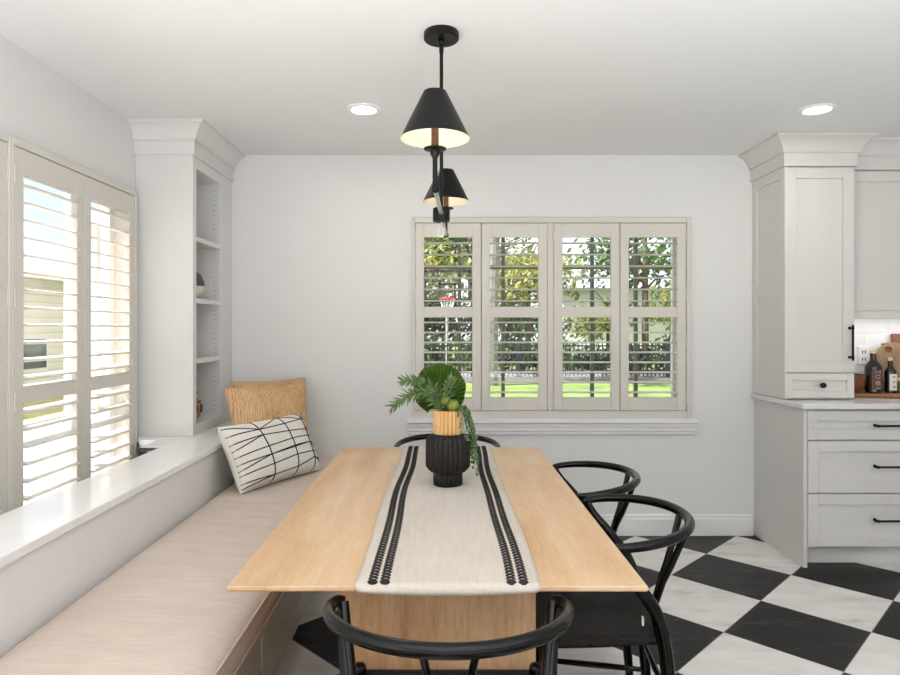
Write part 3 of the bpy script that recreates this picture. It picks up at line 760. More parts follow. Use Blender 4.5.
# fan leaf
fl_ = thing('fan_leaf', 'round dark green pleated fan leaf rising from the vase', 'leaf', (VX, VY+.01, VT-.06))
LC = Vector((VX-.022, VY+.03, VT+.003))         # where the blade meets its stalk
def fanleaf():
    bm = B(); nr, na = 9, 56; cen = bm.verts.new(LC); rows = []
    for i in range(1, nr+1):
        row = []
        for k in range(na+1):
            a = math.radians(-62 + 304*k/na)
            rr = i/nr
            R0 = .098*(1+.02*math.sin(9*a)) * (1.0)
            # blade centre lies above the joint
            ex = Vector((1,0,0)); ez = Vector((.0,.10,.995))
            p = ex*math.cos(a)*R0*rr + ez*(math.sin(a)*R0*rr)
            ofs = ez*(.068*min(1, rr*1.2)) + ex*(-.008*rr)
            pl = .0075*rr*(1 if k % 2 else -1) + .012*rr*rr
            row.append(bm.verts.new(LC+p*1.0+ofs+Vector((0,1,0))*pl))
        rows.append(row)
    for k in range(na): bm.faces.new((cen, rows[0][k], rows[0][k+1]))
    for a, b in zip(rows, rows[1:]):
        for k in range(na): bm.faces.new((a[k], a[k+1], b[k+1], b[k]))
    return bm
fb = obj('blade', fanleaf(), M['fan'], fl_, 0, False)
s_ = fb.modifiers.new('thick', 'SOLIDIFY'); s_.thickness = .0012
bm = B(); tube(bm, [(VX-.002, VY+.01, VT-.06), (VX-.008, VY+.018, VT-.02), LC, LC+Vector((0,.002,.03))], [.004,.004,.004,.002], 8); obj('stalk', bm, M['stem'], fl_, 0, True)
# succulent sprigs
def sprig(label, pts, n, ln, rad=.0045):
    t = thing('succulent_sprig', label, 'sprig', tuple(pts[0]), 0, 'succulent sprigs in the black vase')
    P_ = [Vector(p) for p in pts]
    def at(s):
        f = s*(len(P_)-1); i = min(int(f), len(P_)-2); return P_[i].lerp(P_[i+1], f-i)
    bm = B(); tube(bm, [at(i/14) for i in range(15)], .0028, 7); obj('stem', bm, M['succ'], t, 0, True)
    bm = B(); rnd = random.Random(len(label))
    for k in range(n):
        s = .22+.78*(k/(n-1))**.9
        p = at(s); d = (at(min(1, s+.03))-at(max(0, s-.03))).normalized()
        a = Vector((0,0,1)).cross(d).normalized(); b = d.cross(a)
        th = k*2.4; out = a*math.cos(th)+b*math.sin(th)
        fw_ = .15+.9*(s**3)
        dirn = (out+d*fw_).normalized(); l_ = ln*(.75+.4*rnd.random())*(1-.25*s)
        tube(bm, [p, p+dirn*l_*.35, p+dirn*l_*.7+d*l_*.05, p+dirn*l_+d*l_*.12], [.0018, rad, rad*.8, .0006], 6, flat=.6)
    obj('leaves', bm, M['succ'], t, 0, True); return t
b0 = (VX-.01, VY-.01, VT-.05)
sprig('spiky succulent sprig drooping furthest left out of the black vase', [b0, (VX-.03, VY-.03, VT+.02), (VX-.075, VY-.045, VT+.072), (VX-.14, VY-.05, VT+.060), (VX-.20, VY-.05, VT+.018)], 84, .042, .0048)
sprig('spiky succulent sprig pointing up and left in front of the fan leaf', [b0, (VX-.02, VY-.03, VT+.03), (VX-.06, VY-.045, VT+.085), (VX-.115, VY-.04, VT+.110), (VX-.165, VY-.03, VT+.108)], 70, .040, .0048)
sprig('short spiky succulent sprig across the middle of the fan leaf', [b0, (VX+.0, VY-.035, VT+.04), (VX-.005, VY-.055, VT+.085), (VX+.012, VY-.06, VT+.118)], 40, .036, .0044)
# green pods
for k, (dx, dy, dz, r, lb) in enumerate(((.018, -.040, .022, .023, 'larger olive green round pod on the rim of the vase'), (-.012, -.036, .040, .018, 'smaller olive green round pod behind the larger pod'))):
    t = thing('seed_pod', lb, 'pod', (VX+dx, VY+dy, VT+dz), 0, 'green pods in the vase')
    bm = B(); sphere(bm, (VX+dx, VY+dy, VT+dz), r, 18, 12, 1, 1, .95); obj('pod', bm, M['pod'], t, 0, True)
    bm = B(); tube(bm, [(VX+dx*.4, VY+dy*.3, VT-.05), (VX+dx*.9, VY+dy*.8, VT), (VX+dx, VY+dy, VT+dz-r*.8)], .003, 7); obj('stalk', bm, M['stem'], t, 0, True)
# trailing string plant
tp = thing('trailing_plant', 'trailing string of small green leaves hanging down the vase side', 'plant', (VX+.04, VY-.01, VT-.02))
rnd = random.Random(5)
strands = []
for k in range(9):
    a = rnd.uniform(-.85, .45); ln = (.235, .17, .12, .20, .10, .15, .09, .18, .13)[k]
    ca, sa = math.cos(a), math.sin(a)
    pts = [Vector((VX+.02*ca, VY+.02*sa, VT-.02)), Vector((VX+.046*ca, VY+.046*sa, VT+.012)), Vector((VX+.066*ca, VY+.066*sa, VT+.0)), Vector((VX+.078*ca, VY+.078*sa, VT-.04)), Vector((VX+.093*ca, VY+.093*sa, VT-.10)), Vector((VX+.096*ca+.006, VY+.096*sa, VT-ln))]
    if ln < .10: pts = pts[:5]
    strands.append(pts)
lv = B()
for pts in strands:
    bm = B()
    fine = []
    for i in range(len(pts)-1):
        for q in range(6): fine.append(pts[i].lerp(pts[i+1], q/6))
    fine.append(pts[-1])
    tube(bm, fine, .0012, 5); obj('strand', bm, M['pearl'], tp, 0, True)
    Ltot = 0
    for p, q in zip(fine, fine[1:]):
        d = (q-p)
        for m_ in range(max(1, int(d.length/.0055))):
            c = p.lerp(q, rnd.random()); th = rnd.uniform(0, 2*PI)
            o_ = Vector((math.cos(th)*.012, math.sin(th)*.012, rnd.uniform(-.004, .004)))
            cc = c+o_
            if (Vector((cc.x-VX, cc.y-VY))).length < .0865 and cc.z < VZ+.2: continue
            sphere(lv, cc, .0050, 6, 4, rnd.uniform(.8, 1.1), rnd.uniform(.7, 1.1), 1.25)
obj('leaves', lv, M['pearl'], tp, 0, True)

# ------------------------------------------------------------------ wishbone chairs
def make_chair(label):
    t = thing('wishbone_chair', label, 'chair', (0,0,0), 0, 'black wishbone chairs around the table')
    S = 14
    # seat: woven envelope, slightly dished; front at +y
    bm = B(); n = 16; top = []; zs = .455
    def half(v): return .222+.0*v if v > .5 else .222
    def sx(v): return .182+.052*v            # half width from back (v=0) to front (v=1)
    for i in range(n+1):
        row = []
        for k in range(n+1):
            u, v = i/n*2-1, k/n
            y = -.137+.365*v
            dish = -.016*(1-u*u)*(1-(2*v-1)**2)
            e = 1-max(abs(u), abs(2*v-1))
            z = zs+dish-(.010*max(0, 1-e/.12)**2)
            row.append(bm.verts.new((u*sx(v), y, z)))
        top.append(row)
    for i in range(n):
        for k in range(n): bm.faces.new((top[i][k], top[i+1][k], top[i+1][k+1], top[i][k+1]))
    ring = [(i,0) for i in range(n+1)]+[(n,k) for k in range(1,n+1)]+[(i,n) for i in range(n-1,-1,-1)]+[(0,k) for k in range(n-1,0,-1)]
    prev = [top[i][k] for i,k in ring]
    for dz, s in ((-.010, 1.02), (-.022, 1.02), (-.034, 1.0), (-.036, .85)):
        cur = [bm.verts.new((top[i][k].co.x*s, (top[i][k].co.y-.015)*s+.015, zs-.008+dz)) for i,k in ring]
        for q in range(len(ring)): bm.faces.new((prev[q], prev[(q+1)%len(ring)], cur[(q+1)%len(ring)], cur[q]))
        prev = cur
    bm.faces.new(prev)
    bmesh.ops.translate(bm, vec=(0, -.015, 0), verts=bm.verts)
    o = obj('seat', bm, M['cord'], t, 0, True, world=False, angle=70); 
    # legs
    for s in (-1, 1):
        bm = B(); tube(bm, [(s*.222, .185, .0), (s*.224, .186, .16), (s*.226, .187, .40), (s*.226, .187, .464), (s*.226, .187, .472), (s*.226, .187, .476)], [.0125,.016,.0185,.018,.014,.006], S); obj('leg', bm, M['black'], t, 0, True, world=False)
        pts = [(s*.204, -.194, 0), (s*.197, -.182, .15), (s*.191, -.168, .30), (s*.189, -.157, .40), (s*.193, -.143, .47), (s*.205, -.114, .54), (s*.220, -.060, .61), (s*.234, -.010, .668), (s*.240, .012, .708)]
        # smooth
        P_ = [Vector(p) for p in pts]; fine = []
        for i in range(len(P_)-1):
            p0, p1, p2, p3 = P_[max(i-1,0)], P_[i], P_[i+1], P_[min(i+2, len(P_)-1)]
            for q in range(4):
                x = q/4; fine.append(.5*((2*p1)+(p2-p0)*x+(2*p0-5*p1+4*p2-p3)*x*x+(3*p1-p0-3*p2+p3)*x**3))
        fine.append(P_[-1]); m_ = len(fine)
        bm = B(); tube(bm, fine, [.013+.008*math.sin(PI*min(1, i/(m_-1)*1.02)**.8) for i in range(m_)], S); obj('leg', bm, M['black'], t, 0, True, world=False)
    # steam-bent top rail
    pts = []
    for i in range(49):
        s = i/48*2-1; a = s*math.radians(104)
        x = .262*math.sin(a)/1.0; y = -.03-.238*math.cos(a) if abs(a) < PI/2 else -.03+.262*(abs(a)-PI/2)*.9
        if abs(a) > PI/2: x = math.copysign(.262-.35*(abs(a)-PI/2)**2, a)
        z = .736-.027*(abs(s)**2.2)
        pts.append((x, y, z))
    bm = B(); tube(bm, pts, [.0152-.0030*abs(i/48*2-1)**3-(.006 if i in (0, 48) else 0) for i in range(49)], 16); obj('top_rail', bm, M['black'], t, 0, True, world=False)
    # Y-shaped splat: flat stem that forks
    bm = B()
    for s in (-1, 1):
        pts = [(s*.007, -.156, .415), (s*.008, -.174, .47), (s*.011, -.192, .53), (s*.024, -.214, .585), (s*.038, -.238, .655), (s*.050, -.260, .728)]
        tube(bm, pts, [.010,.0105,.011,.0105,.0105,.011], 10, flat=.75)
    obj('splat', bm, M['black'], t, 0, True, world=False)
    # seat rails and stretchers
    for nm, p, q, r in (('back_rail', (-.188, -.157, .415), (.188, -.157, .415), .012), ('front_stretcher', (-.223, .186, .30), (.223, .186, .30), .0105), ('back_stretcher', (-.194, -.173, .245), (.194, -.173, .245), .010)):
        bm = B(); p, q = Vector(p), Vector(q); tube(bm, [p.lerp(q, k/8) for k in range(9)], [r*(.72+.28*math.sin(PI*k/8)) for k in range(9)], 10); obj(nm, bm, M['black'], t, 0, True, world=False)
    for s in (-1, 1):
        bm = B(); p, q = Vector((s*.222, .185, .145)), Vector((s*.197, -.182, .14)); tube(bm, [p.lerp(q, k/8) for k in range(9)], [.0105*(.72+.28*math.sin(PI*k/8)) for k in range(9)], 10); obj('side_stretcher', bm, M['black'], t, 0, True, world=False)
    return t
c0 = make_chair('black wishbone chair at the near end of the table with its back to the camera')
c0.location = (.012, 1.452, 0)
CA = dup(c0, (.505, 2.055, 0), PI/2-.1, 'black wishbone chair on the table\'s right side closest to the camera')
tag_ = obj('care_tag', boxes((-.188, -.176, -.098, -.093, .468, .492)), M['plate'], CA, world=False, label='small white tag at the seat corner')
dup(c0, (.510, 2.61, 0), PI/2, 'black wishbone chair on the table\'s right side closest to the back window')
dup(c0, (.022, 3.27, 0), PI, 'black wishbone chair at the far end of the table behind the vase')

# ------------------------------------------------------------------ pillows
def pillow_mesh(w_, h_, th, n=30, pinch=.05, taper=0):
    bm = B(); fr, bk_ = [], []
    def shape(u, v):
        x = u*w_/2*(1-pinch*(1-v*v)*abs(u)**2*.0 - pinch*(1-v*v)*abs(u))
        x *= 1-taper*(1-v)/2
        z = v*h_/2*(1-pinch*(1-u*u)*abs(v))
        t = th/2*((1-u**4)*(1-v**4))**.45
        return x, z, t
    for sgn, store in ((-1, fr), (1, bk_)):
        for i in range(n+1):
            row = []
            for k in range(n+1):
                u, v = math.sin((i/n*2-1)*PI/2), math.sin((k/n*2-1)*PI/2)
                x, z, t = shape(u, v)
                edge = i in (0, n) or k in (0, n)
                if sgn == 1 and edge: row.append(fr[i][k])
                else: row.append(bm.verts.new((x, sgn*t, z+h_/2)))
            store.append(row)
        for i in range(n):
            for k in range(n): bm.faces.new((store[i][k], store[i+1][k], store[i+1][k+1], store[i][k+1]))
    return bm, shape
def seam(bm, shape, h_, r=.004):
    pts = []
    for u, v in [(-1+2*k/20, -1) for k in range(20)]+[(1, -1+2*k/20) for k in range(20)]+[(1-2*k/20, 1) for k in range(20)]+[(-1, 1-2*k/20) for k in range(20)]:
        x, z, t = shape(u, v); pts.append((x, 0, z+h_/2))
    tube(bm, pts, r, 6, closed=True)
def pillow(label, mat_, w_, h_, th, loc, yaw, lean_, roll=0, lines=False, taper=0):
    t = thing('throw_pillow', label, 'pillow', loc, 0)
    t.rotation_mode = 'XYZ'; t.rotation_euler = (-lean_, roll, yaw)
    bm, shp = pillow_mesh(w_, h_, th, taper=taper); o = obj('pillow_cover', bm, mat_, t, 0, True, world=False, angle=80)
    bm = B(); seam(bm, shp, h_); obj('seam', bm, mat_, t, 0, True, world=False)
    if lines:
        bm = B()
        def P(u, v):
            x, z, tt = shp(max(-1, min(1, u)), max(-1, min(1, v))); return (x, -tt-.0006, z+h_/2)
        def line(uv, r=.0028):
            pts = []
            for (u0, v0), (u1, v1) in zip(uv, uv[1:]):
                for q in range(10): pts.append(P(u0+(u1-u0)*q/10, v0+(v1-v0)*q/10))
            pts.append(P(*uv[-1])); tube(bm, pts, r, 6)
        # three long cross lines
        xs = [(-.42, .97), (-.36, .5), (-.34, 0), (-.36, -.5), (-.42, -.97)]
        ve = lambda a, b, c: [(a, .998), ((a+b)/2+.01, .5), (b, 0), ((b+c)/2+.01, -.5), (c, -.998)]
        V = [ve(-.45, -.33, -.37), ve(.22, .30, .22), ve(.80, .80, .72)]
        for v_ in V: line(v_, .0034)
        def vx(i, v):
            a = V[i]; 
            for (u0, v0), (u1, v1) in zip(a, a[1:]):
                if v <= v0 and v >= v1: return u0+(u1-u0)*(v0-v)/(v0-v1)
            return a[-1][0]
        rows = [(.90, .62, .97, .70, .95), (.62, .62, .66, .72, .70), (.36, .42, .38, .34, .52), (.16, .42, .38, .34, .30), (-.04, .04, .12, .12, .10), (-.26, -.22, -.12, -.10, -.10), (-.44, -.22, -.16, -.10, -.34), (-.58, -.52, -.42, -.42, -.42), (-.80, -.84, -.80, -.62, -.70), (-.93, -.84, -.80, -.62, -.80)]
        for r_ in rows:
            line([(-.995, r_[0]), (vx(0, r_[1]), r_[1]), (vx(1, r_[2]), r_[2]), (vx(2, r_[3]), r_[3]), (.995, r_[4])])
        obj('line_pattern', bm, M['ink'], t, 0, True, world=False)
    return t
pillow('white lumbar pillow with crossing black lines leaning in front of the tan pillows', M['wh'], .60, .345, .17, (-.845, 3.385, .525), math.radians(62), math.radians(27), 0, True)
pillow('tan corduroy pillow directly behind the black-lined white pillow', M['tan'], .51, .49, .13, (-.940, 3.605, .520), math.radians(44), math.radians(12), taper=.16)
pillow('tan corduroy pillow farthest back, leaning in the corner by the bookcase', M['tan'], .475, .52, .12, (-.952, 3.77, .520), math.radians(40), math.radians(18), taper=.2)

# ------------------------------------------------------------------ pendant light
PX, PY = -.006, 2.40
pl = thing('pendant_light', 'black two-shade pendant light hanging from the ceiling over the table', 'lamp', (PX, PY, ZH))
bm = B(); lathe(bm, [(.062,0),(.066,.004),(.066,.026),(.064,.029)], 40, (PX,PY,ZH-.029)); obj('canopy', bm, M['blackm'], pl, 0, True)
bm = B(); sphere(bm, (PX,PY,ZH-.036), .013, 14, 10); tube(bm, [(PX,PY,ZH-.075), (PX,PY,ZH-.04)], .0085, 12); tube(bm, [(PX,PY,1.775), (PX,PY,ZH-.035)], .0068, 12); obj('stem', bm, M['blackm'], pl, 0, True)
bm = B(); lathe(bm, [(.020,-.028),(.031,-.025),(.032,-.018),(.032,.018),(.031,.024),(.020,.027)], 32, (PX,PY,1.757)); obj('hub', bm, M['blackm'], pl, 0, True)
bm = B(); hc = Vector((PX, PY, 1.729))
tube(bm, [hc, hc+Vector((0,0,-.012))], .004, 8)
tube(bm, [hc+Vector((0,0,-.010)), hc+Vector((-.012,0,-.030)), hc+Vector((-.012,0,-.046)), hc+Vector((-.004,0,-.055)), hc+Vector((.006,0,-.052)), hc+Vector((.010,0,-.042)), hc+Vector((.011,0,-.022))], .0028, 8)
obj('hook', bm, M['chrome'], pl, 0, True, label='polished steel hook under the hub')
for (sx_, sy_) in ((-.024, 1.92), (.0135, 2.88)):
    c = Vector((sx_, sy_, 0)); d = (c-Vector((PX, PY, 0))).normalized()
    bm = B(); a = Vector((PX, PY, 1.757))+d*.030; b = Vector((sx_, sy_, 1.750)); tube(bm, [a, b], .0072, 12); obj('arm', bm, M['chrome'], pl, 0, True, label='arm reaching out from the hub, pale metal imitating window sheen')  # pale steel finish stands in for the window's reflection on the arm
    bm = B(); sphere(bm, (sx_, sy_, 1.750), .0125, 14, 10); tube(bm, [(sx_, sy_, 1.750), (sx_, sy_, 1.862)], .0075, 12)
    lathe(bm, [(.008,-.025),(.014,-.014),(.014,0)], 16, (sx_, sy_, 1.868)); obj('upright', bm, M['blackm'], pl, 0, True)
    bm = B(); lathe(bm, [(.030,-.001),(.034,.001),(.034,.004),(.028,.003)], 32, (sx_, sy_, 1.868)); obj('drip_dish', bm, M['blackm'], pl, 0, True)
    bm = B(); lathe(bm, [(.0115,.003),(.0115,.085)], 20, (sx_, sy_, 1.868)); obj('candle_sleeve', bm, M['brass'], pl, 0, True, label='brown candle sleeve')
    bm = B(); sphere(bm, (sx_, sy_, 1.975), .017, 14, 10, 1, 1, 1.3); obj('bulb', bm, M['bulb'], pl, 0, True)
    bm = B(); lathe(bm, [(.1045,0),(.034,.142),(.026,.142)], 56, (sx_, sy_, 1.900), capb=False, capt=False); sh = obj('lamp_shade', bm, M['blackm'], pl, 0, True, angle=30)
    bm = B(); lathe(bm, [(.1045,0),(.1030,.0005),(.0325,.1405),(.0255,.1408)], 56, (sx_, sy_, 1.900), capb=False, capt=False); obj('shade_lining', bm, M['cream'], sh, 0, True, angle=30, label='cream inner lining of the shade')
    bm = B(); tube(bm, [(sx_-.03, sy_, 2.038), (sx_+.03, sy_, 2.038)], .002, 6); tube(bm, [(sx_, sy_-.03, 2.038), (sx_, sy_+.03, 2.038)], .002, 6); tube(bm, [(sx_, sy_, 1.99), (sx_, sy_, 2.046)], .005, 8); obj('shade_holder', bm, M['blackm'], pl, 0, True)
    bl = light('bulb_light', 'POINT', (sx_, sy_, 1.972), (0,0,0), 1.0, (1, .80, .55), shadow_soft_size=.018)
    bl.parent = pl; bl.location = Vector((sx_, sy_, 1.972))-pl.location

# ------------------------------------------------------------------ recessed downlights
for (x, y, lb) in ((-.40, 3.24, 'round recessed ceiling downlight closer to the bookcase'), (1.895, 3.24, 'round recessed ceiling downlight in front of the tall cabinet')):
    t = thing('downlight', lb, 'ceiling light', (x, y, ZH), 0, 'recessed ceiling downlights')
    bm = B(); lathe(bm, [(.084,-.001),(.084,-.006),(.066,-.009),(.062,-.004),(.062,-.0005)], 40, (x,y,ZH), capt=False, capb=False); obj('trim_ring', bm, M['plate'], t, 0, True)
    bm = B(); lathe(bm, [(.063,-.003),(.063,-.0015)], 40, (x,y,ZH)); obj('diffuser', bm, M['ring'], t, 0)
    sp_ = light('downlight_beam', 'AREA', (x, y, ZH-.012), (0,0,0), 1.2, (1, .95, .88), shape='DISK', size=.12)
    sp_.parent = t; sp_.location = (0, 0, -.012)

# ================================================================== outdoors
GZ = -.16
def grid_ground(x0, x1, y0, y1, z): return boxes((x0, x1, y0, y1, z-.2, z))
o = obj('lawn', boxes((-3, 40, YB+.16, 17.0, GZ-.2, GZ), (-40, 40, 22.5, 70, GZ-.2, GZ)), M['lawn']); o['kind'] = 'structure'
o = obj('side_lawn', boxes((-40, -3, -14, 17.0, GZ-.2, GZ)), M['dry']); o['kind'] = 'structure'
o = obj('mulch_bed', boxes((-40, 40, 17.0, 22.5, GZ-.2, GZ+.03)), M['gravel']); o['kind'] = 'structure'
o = obj('driveway', boxes((-6.2, -2.2, -10, 14, GZ-.1, GZ+.02)), M['drive']); o['kind'] = 'structure'
# picket fence far behind the lawn
fe = thing('garden_fence', 'dark metal picket fence at the far end of the lawn', 'fence', (2, 18.8, GZ))
bm = B()
for z in (GZ+.18, GZ+.92): box(bm, -4.5, 9, 18.78, 18.82, z, z+.045)
obj('fence_rail', bm, M['fence'], fe)
bm = B()
for k in range(112): box(bm, -4.45+k*.12, -4.45+k*.12+.028, 18.785, 18.813, GZ+.05, GZ+1.04)
obj('picket_panel', bm, M['fence'], fe)
pst = None
for k in range(7):
    x = -4.4+k*2.2
    obj('post', boxes((x-.05, x+.05, 18.75, 18.85, GZ, GZ+1.15)), M['fence'], fe)
def leaves(bm, c, r, n, s, rnd, hollow=.5):
    for _ in range(n):
        d = Vector((rnd.gauss(0,1), rnd.gauss(0,1), rnd.gauss(0,1))).normalized()
        q = hollow+(1-hollow)*rnd.random()**.6
        p = Vector((c[0]+d.x*r[0]*q, c[1]+d.y*r[1]*q, c[2]+d.z*r[2]*q))
        a = Vector((rnd.gauss(0,1), rnd.gauss(0,1), rnd.gauss(0,1))).normalized(); b = a.orthogonal().normalized(); e = a.cross(b)
        s_ = s*rnd.uniform(.6, 1.3)
        vs_ = [bm.verts.new(p+b*s_), bm.verts.new(p+e*s_*.5), bm.verts.new(p-b*s_), bm.verts.new(p-e*s_*.5)]
        bm.faces.new(vs_)
def tree(x, y, h, cr, cz, n, s, leaf, bark, tr, label, seed, lean_=0, hollow=.2):
    rnd = random.Random(seed)
    t = thing('tree', label, 'tree', (x, y, GZ), 0, 'trees beyond the lawn')
    bm = B(); tube(bm, [(x, y, GZ), (x+lean_*.3, y, GZ+h*.3), (x+lean_*.8, y, GZ+h*.6), (x+lean_, y, GZ+h*.9)], [tr*1.2, tr, tr*.85, tr*.4], 10); obj('trunk', bm, bark, t, 0, True)
    bm = B()
    for k in range(9):
        a = rnd.uniform(0, 2*PI); z0 = GZ+h*rnd.uniform(.45, .8)
        p = Vector((x+lean_*.8, y, z0)); d = Vector((math.cos(a)*cr*.8, math.sin(a)*cr*.8, h*rnd.uniform(.08, .3)))
        tube(bm, [p, p+d*.5+Vector((0,0,.2)), p+d], [tr*.4, tr*.25, tr*.08], 6)
    obj('branches', bm, bark, t, 0, True)
    bm = B()
    for k in range(7):
        a = rnd.uniform(0, 2*PI); rr = rnd.uniform(.2, .75)*cr
        leaves(bm, (x+lean_+math.cos(a)*rr, y+math.sin(a)*rr, GZ+cz+rnd.uniform(-.3, .3)*cr), (cr*.55, cr*.55, cr*.45), n//7, s, rnd, hollow)
    obj('foliage', bm, leaf, t)
TR = [(1.22, 16.4, 7.5, 2.0, 6.3, 700, .13, 'leafy', 'trunkp', .155, 'pale thick-trunked tree on the lawn seen through the shutters', .15),
      (-1.6, 24, 6.0, 2.6, 3.4, 1800, .15, 'leafy', 'trunkd', .12, 'yellow green tree behind the basketball hoop', 0),
      (1.3, 27, 7.5, 3.0, 4.4, 1800, .16, 'leafg', 'trunkd', .14, 'green tree between the hoop and the pale trunk', 0),
      (3.2, 24, 5.0, 2.2, 2.9, 1700, .14, 'leafy', 'trunkd', .10, 'bushy yellow green tree right of the pale trunk', 0),
      (7.9, 25, 6.5, 2.4, 3.9, 1200, .15, 'leafg', 'trunkd', .13, 'green tree in front of the white house', 0),
      (9.6, 23, 5.5, 2.2, 2.6, 1400, .15, 'leafy', 'trunkd', .12, 'yellowish tree at the right edge of the back window', .3),
      (6.7, 26, 3.0, 1.5, 1.7, 800, .13, 'leafy', 'trunkd', .07, 'low yellow tree before the white house wall', 0),
      (-.4, 29.5, 3.6, 2.2, 1.9, 1500, .16, 'leafd', 'trunkd', .10, 'dark green low tree behind the hoop post', 0),
      (3.6, 30, 3.4, 2.0, 1.8, 1300, .16, 'leafg', 'trunkd', .10, 'low green tree far behind the pale trunk', 0),
      (11.6, 28, 3.8, 2.2, 2.0, 1300, .16, 'leafg', 'trunkd', .10, 'low green tree far back near the window\'s right edge', 0),
      (-4.8, 26, 7, 3.0, 4.2, 1200, .17, 'leafg', 'trunkd', .14, 'green tree left of the basketball hoop', 0)]
for i, a in enumerate(TR):
    tree(a[0], a[1], a[2], a[3], a[4], a[5], a[6], M[a[7]], M[a[8]], a[9], a[10], 40+i, a[11])
SH = [(-2.4, 20.4, 1.0, 'leafd'), (-.6, 20.8, 1.1, 'leafd'), (1.0, 20.6, 1.15, 'leafg'), (2.4, 20.3, 1.0, 'leafd'), (3.6, 20.0, .95, 'leafg'), (4.8, 20.4, .75, 'leafd'), (6.0, 20.2, .8, 'leafd'), (7.3, 20.6, 1.0, 'leafd'), (8.6, 20.2, 1.0, 'leafd')]
nm_ = ('farthest left of the dark hedge row', 'second from the left in the hedge row', 'beside the pale trunk in the hedge row', 'just right of the pale trunk in the hedge row', 'bright green, mid-row behind the fence', 'low, in front of the white house wall', 'second low one before the white house wall', 'dark, right of the white house wall', 'farthest right of the dark hedge row')
for i, (x, y, r, m_) in enumerate(SH):
    t = thing('shrub', 'leafy shrub behind the picket fence, '+nm_[i], 'shrub', (x, y, GZ), 0, 'shrubs behind the fence')
    rnd = random.Random(90+i)
    bm = B(); leaves(bm, (x, y, GZ+r*.62), (r*.85, r*.6, r*.62), 700, .085, rnd, .2); obj('foliage', bm, M[m_], t)
    bm = B(); tube(bm, [(x, y, GZ), (x, y, GZ+r*.6)], .03, 6); obj('stem', bm, M['trunkd'], t)
# basketball hoop
bh = thing('basketball_hoop', 'black framed basketball hoop on a pale post beyond the fence', 'basketball hoop', (.15, 20.0, GZ))
HX, HY = .13, 19.6
bm = B(); tube(bm, [(HX, HY+.7, GZ), (HX, HY+.7, 1.9), (HX, HY+.1, 2.35)], .045, 10); obj('pole', bm, M['gutter'], bh, 0, True)
z0, z1, hw = 2.12, 3.08, .72
obj('backboard_frame', boxes((HX-hw, HX+hw, HY, HY+.05, z0, z0+.09), (HX-hw, HX+hw, HY, HY+.05, z1-.07, z1), (HX-hw, HX-hw+.08, HY, HY+.05, z0, z1), (HX+hw-.08, HX+hw, HY, HY+.05, z0, z1), (HX-.27, HX-.20, HY, HY+.05, z0+.09, 2.68), (HX+.20, HX+.27, HY, HY+.05, z0+.09, 2.68), (HX-.27, HX+.27, HY, HY+.05, 2.61, 2.68)), M['fence'], bh)
obj('backboard_pane', boxes((HX-hw+.08, HX+hw-.08, HY+.02, HY+.03, z0+.09, z1-.07)), M['glass'], bh)
bm = B(); tube(bm, [(HX+.23*math.cos(q*PI/12), HY-.28+.23*math.sin(q*PI/12), 2.19) for q in range(24)], .022, 8, closed=True); box(bm, HX-.1, HX+.1, HY-.06, HY, 2.13, 2.24); obj('rim', bm, M['red'], bh, 0, True)
bm = B()
for q in range(12):
    a = q*PI/6; b_ = a+.26
    tube(bm, [(HX+.225*math.cos(a), HY-.28+.225*math.sin(a), 2.18), (HX+.13*math.cos(b_), HY-.28+.13*math.sin(b_), 1.80)], .008, 4)
obj('net', bm, M['stucco'], bh)
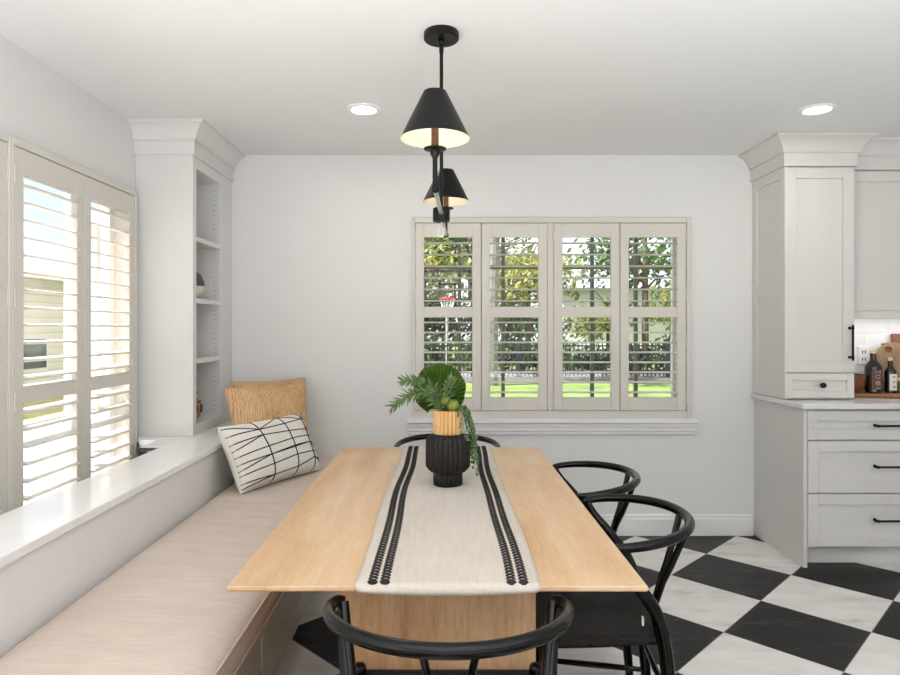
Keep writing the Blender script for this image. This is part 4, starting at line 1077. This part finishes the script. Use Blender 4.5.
# white house behind the back garden
hs = thing('house', 'white house with a pale grey gable roof behind the back garden', 'house', (8, 34, GZ))
obj('wall', boxes((6.0, 14.5, 32, 40, GZ, 3.3)), M['stucco'], hs)
bm = B()
v = [bm.verts.new(p) for p in ((5.5, 31.4, 3.25), (15, 31.4, 3.25), (15, 40.6, 3.25), (5.5, 40.6, 3.25), (5.5, 36, 6.4), (15, 36, 6.4))]
for f in ((0,1,5,4), (2,3,4,5), (0,4,3), (1,2,5), (0,3,2,1)): bm.faces.new([v[i] for i in f])
obj('roof', bm, M['roofg'], hs)
for x in (11.2,):
    f_ = obj('window', boxes((x, x+1.2, 31.93, 31.999, .7, 2.1)), M['stucco'], hs); obj('pane', boxes((x+.1, x+1.1, 31.91, 31.93, .8, 2.0)), M['darkglass'], f_)
# neighbouring house beyond the left windows
nh = thing('house', 'cream sided neighbouring house seen through the left shutters', 'house', (-10, 12, GZ))
obj('wall', boxes((-16, -9.0, 5.0, 30.0, GZ, 2.55)), M['siding'], nh)
bm = B()
v = [bm.verts.new(p) for p in ((-8.5, 4.5, 2.5), (-8.5, 30.5, 2.5), (-16.5, 30.5, 2.5), (-16.5, 4.5, 2.5), (-12.5, 5.5, 4.0), (-12.5, 29.5, 4.0))]
for f in ((0,1,5,4), (2,3,4,5), (0,4,3), (1,2,5), (0,3,2,1)): bm.faces.new([v[i] for i in f])
obj('roof', bm, M['roofg'], nh)
bm = boxes((-8.58, -8.44, 4.5, 30.5, 2.36, 2.50)); obj('gutter', bm, M['stucco'], nh)
for y in (7.3, 13.0, 18.5):
    f_ = obj('window', boxes((-9.0, -8.95, y, y+1.5, .35, 1.15)), M['stucco'], nh); obj('pane', boxes((-8.95, -8.93, y+.08, y+1.42, .43, 1.07)), M['darkglass'], f_)
for y in (10.6, 16.2, 22):
    bm = B(); tube(bm, [(-8.47, y, GZ), (-8.47, y, 2.4)], .05, 8); obj('downpipe', bm, M['stucco'], nh, 0, True)
# white porch at the corner, seen through the shutter beside the bookcase
ph = thing('porch', 'white porch with square columns beyond the left shutters', 'porch', (-5, 12, GZ))
obj('porch_wall', boxes((-6.7, -2.6, 15.4, 15.6, GZ, 3.2)), M['stucco'], ph)
obj('porch_roof', boxes((-6.8, -2.4, 11.6, 15.8, 3.2, 3.5)), M['stucco'], ph)
for x in (-6.55, -6.05, -5.55, -4.8, -4.0, -3.2):
    obj('column', boxes((x-.11, x+.11, 11.9, 12.12, GZ, 3.2)), M['stucco'], ph)
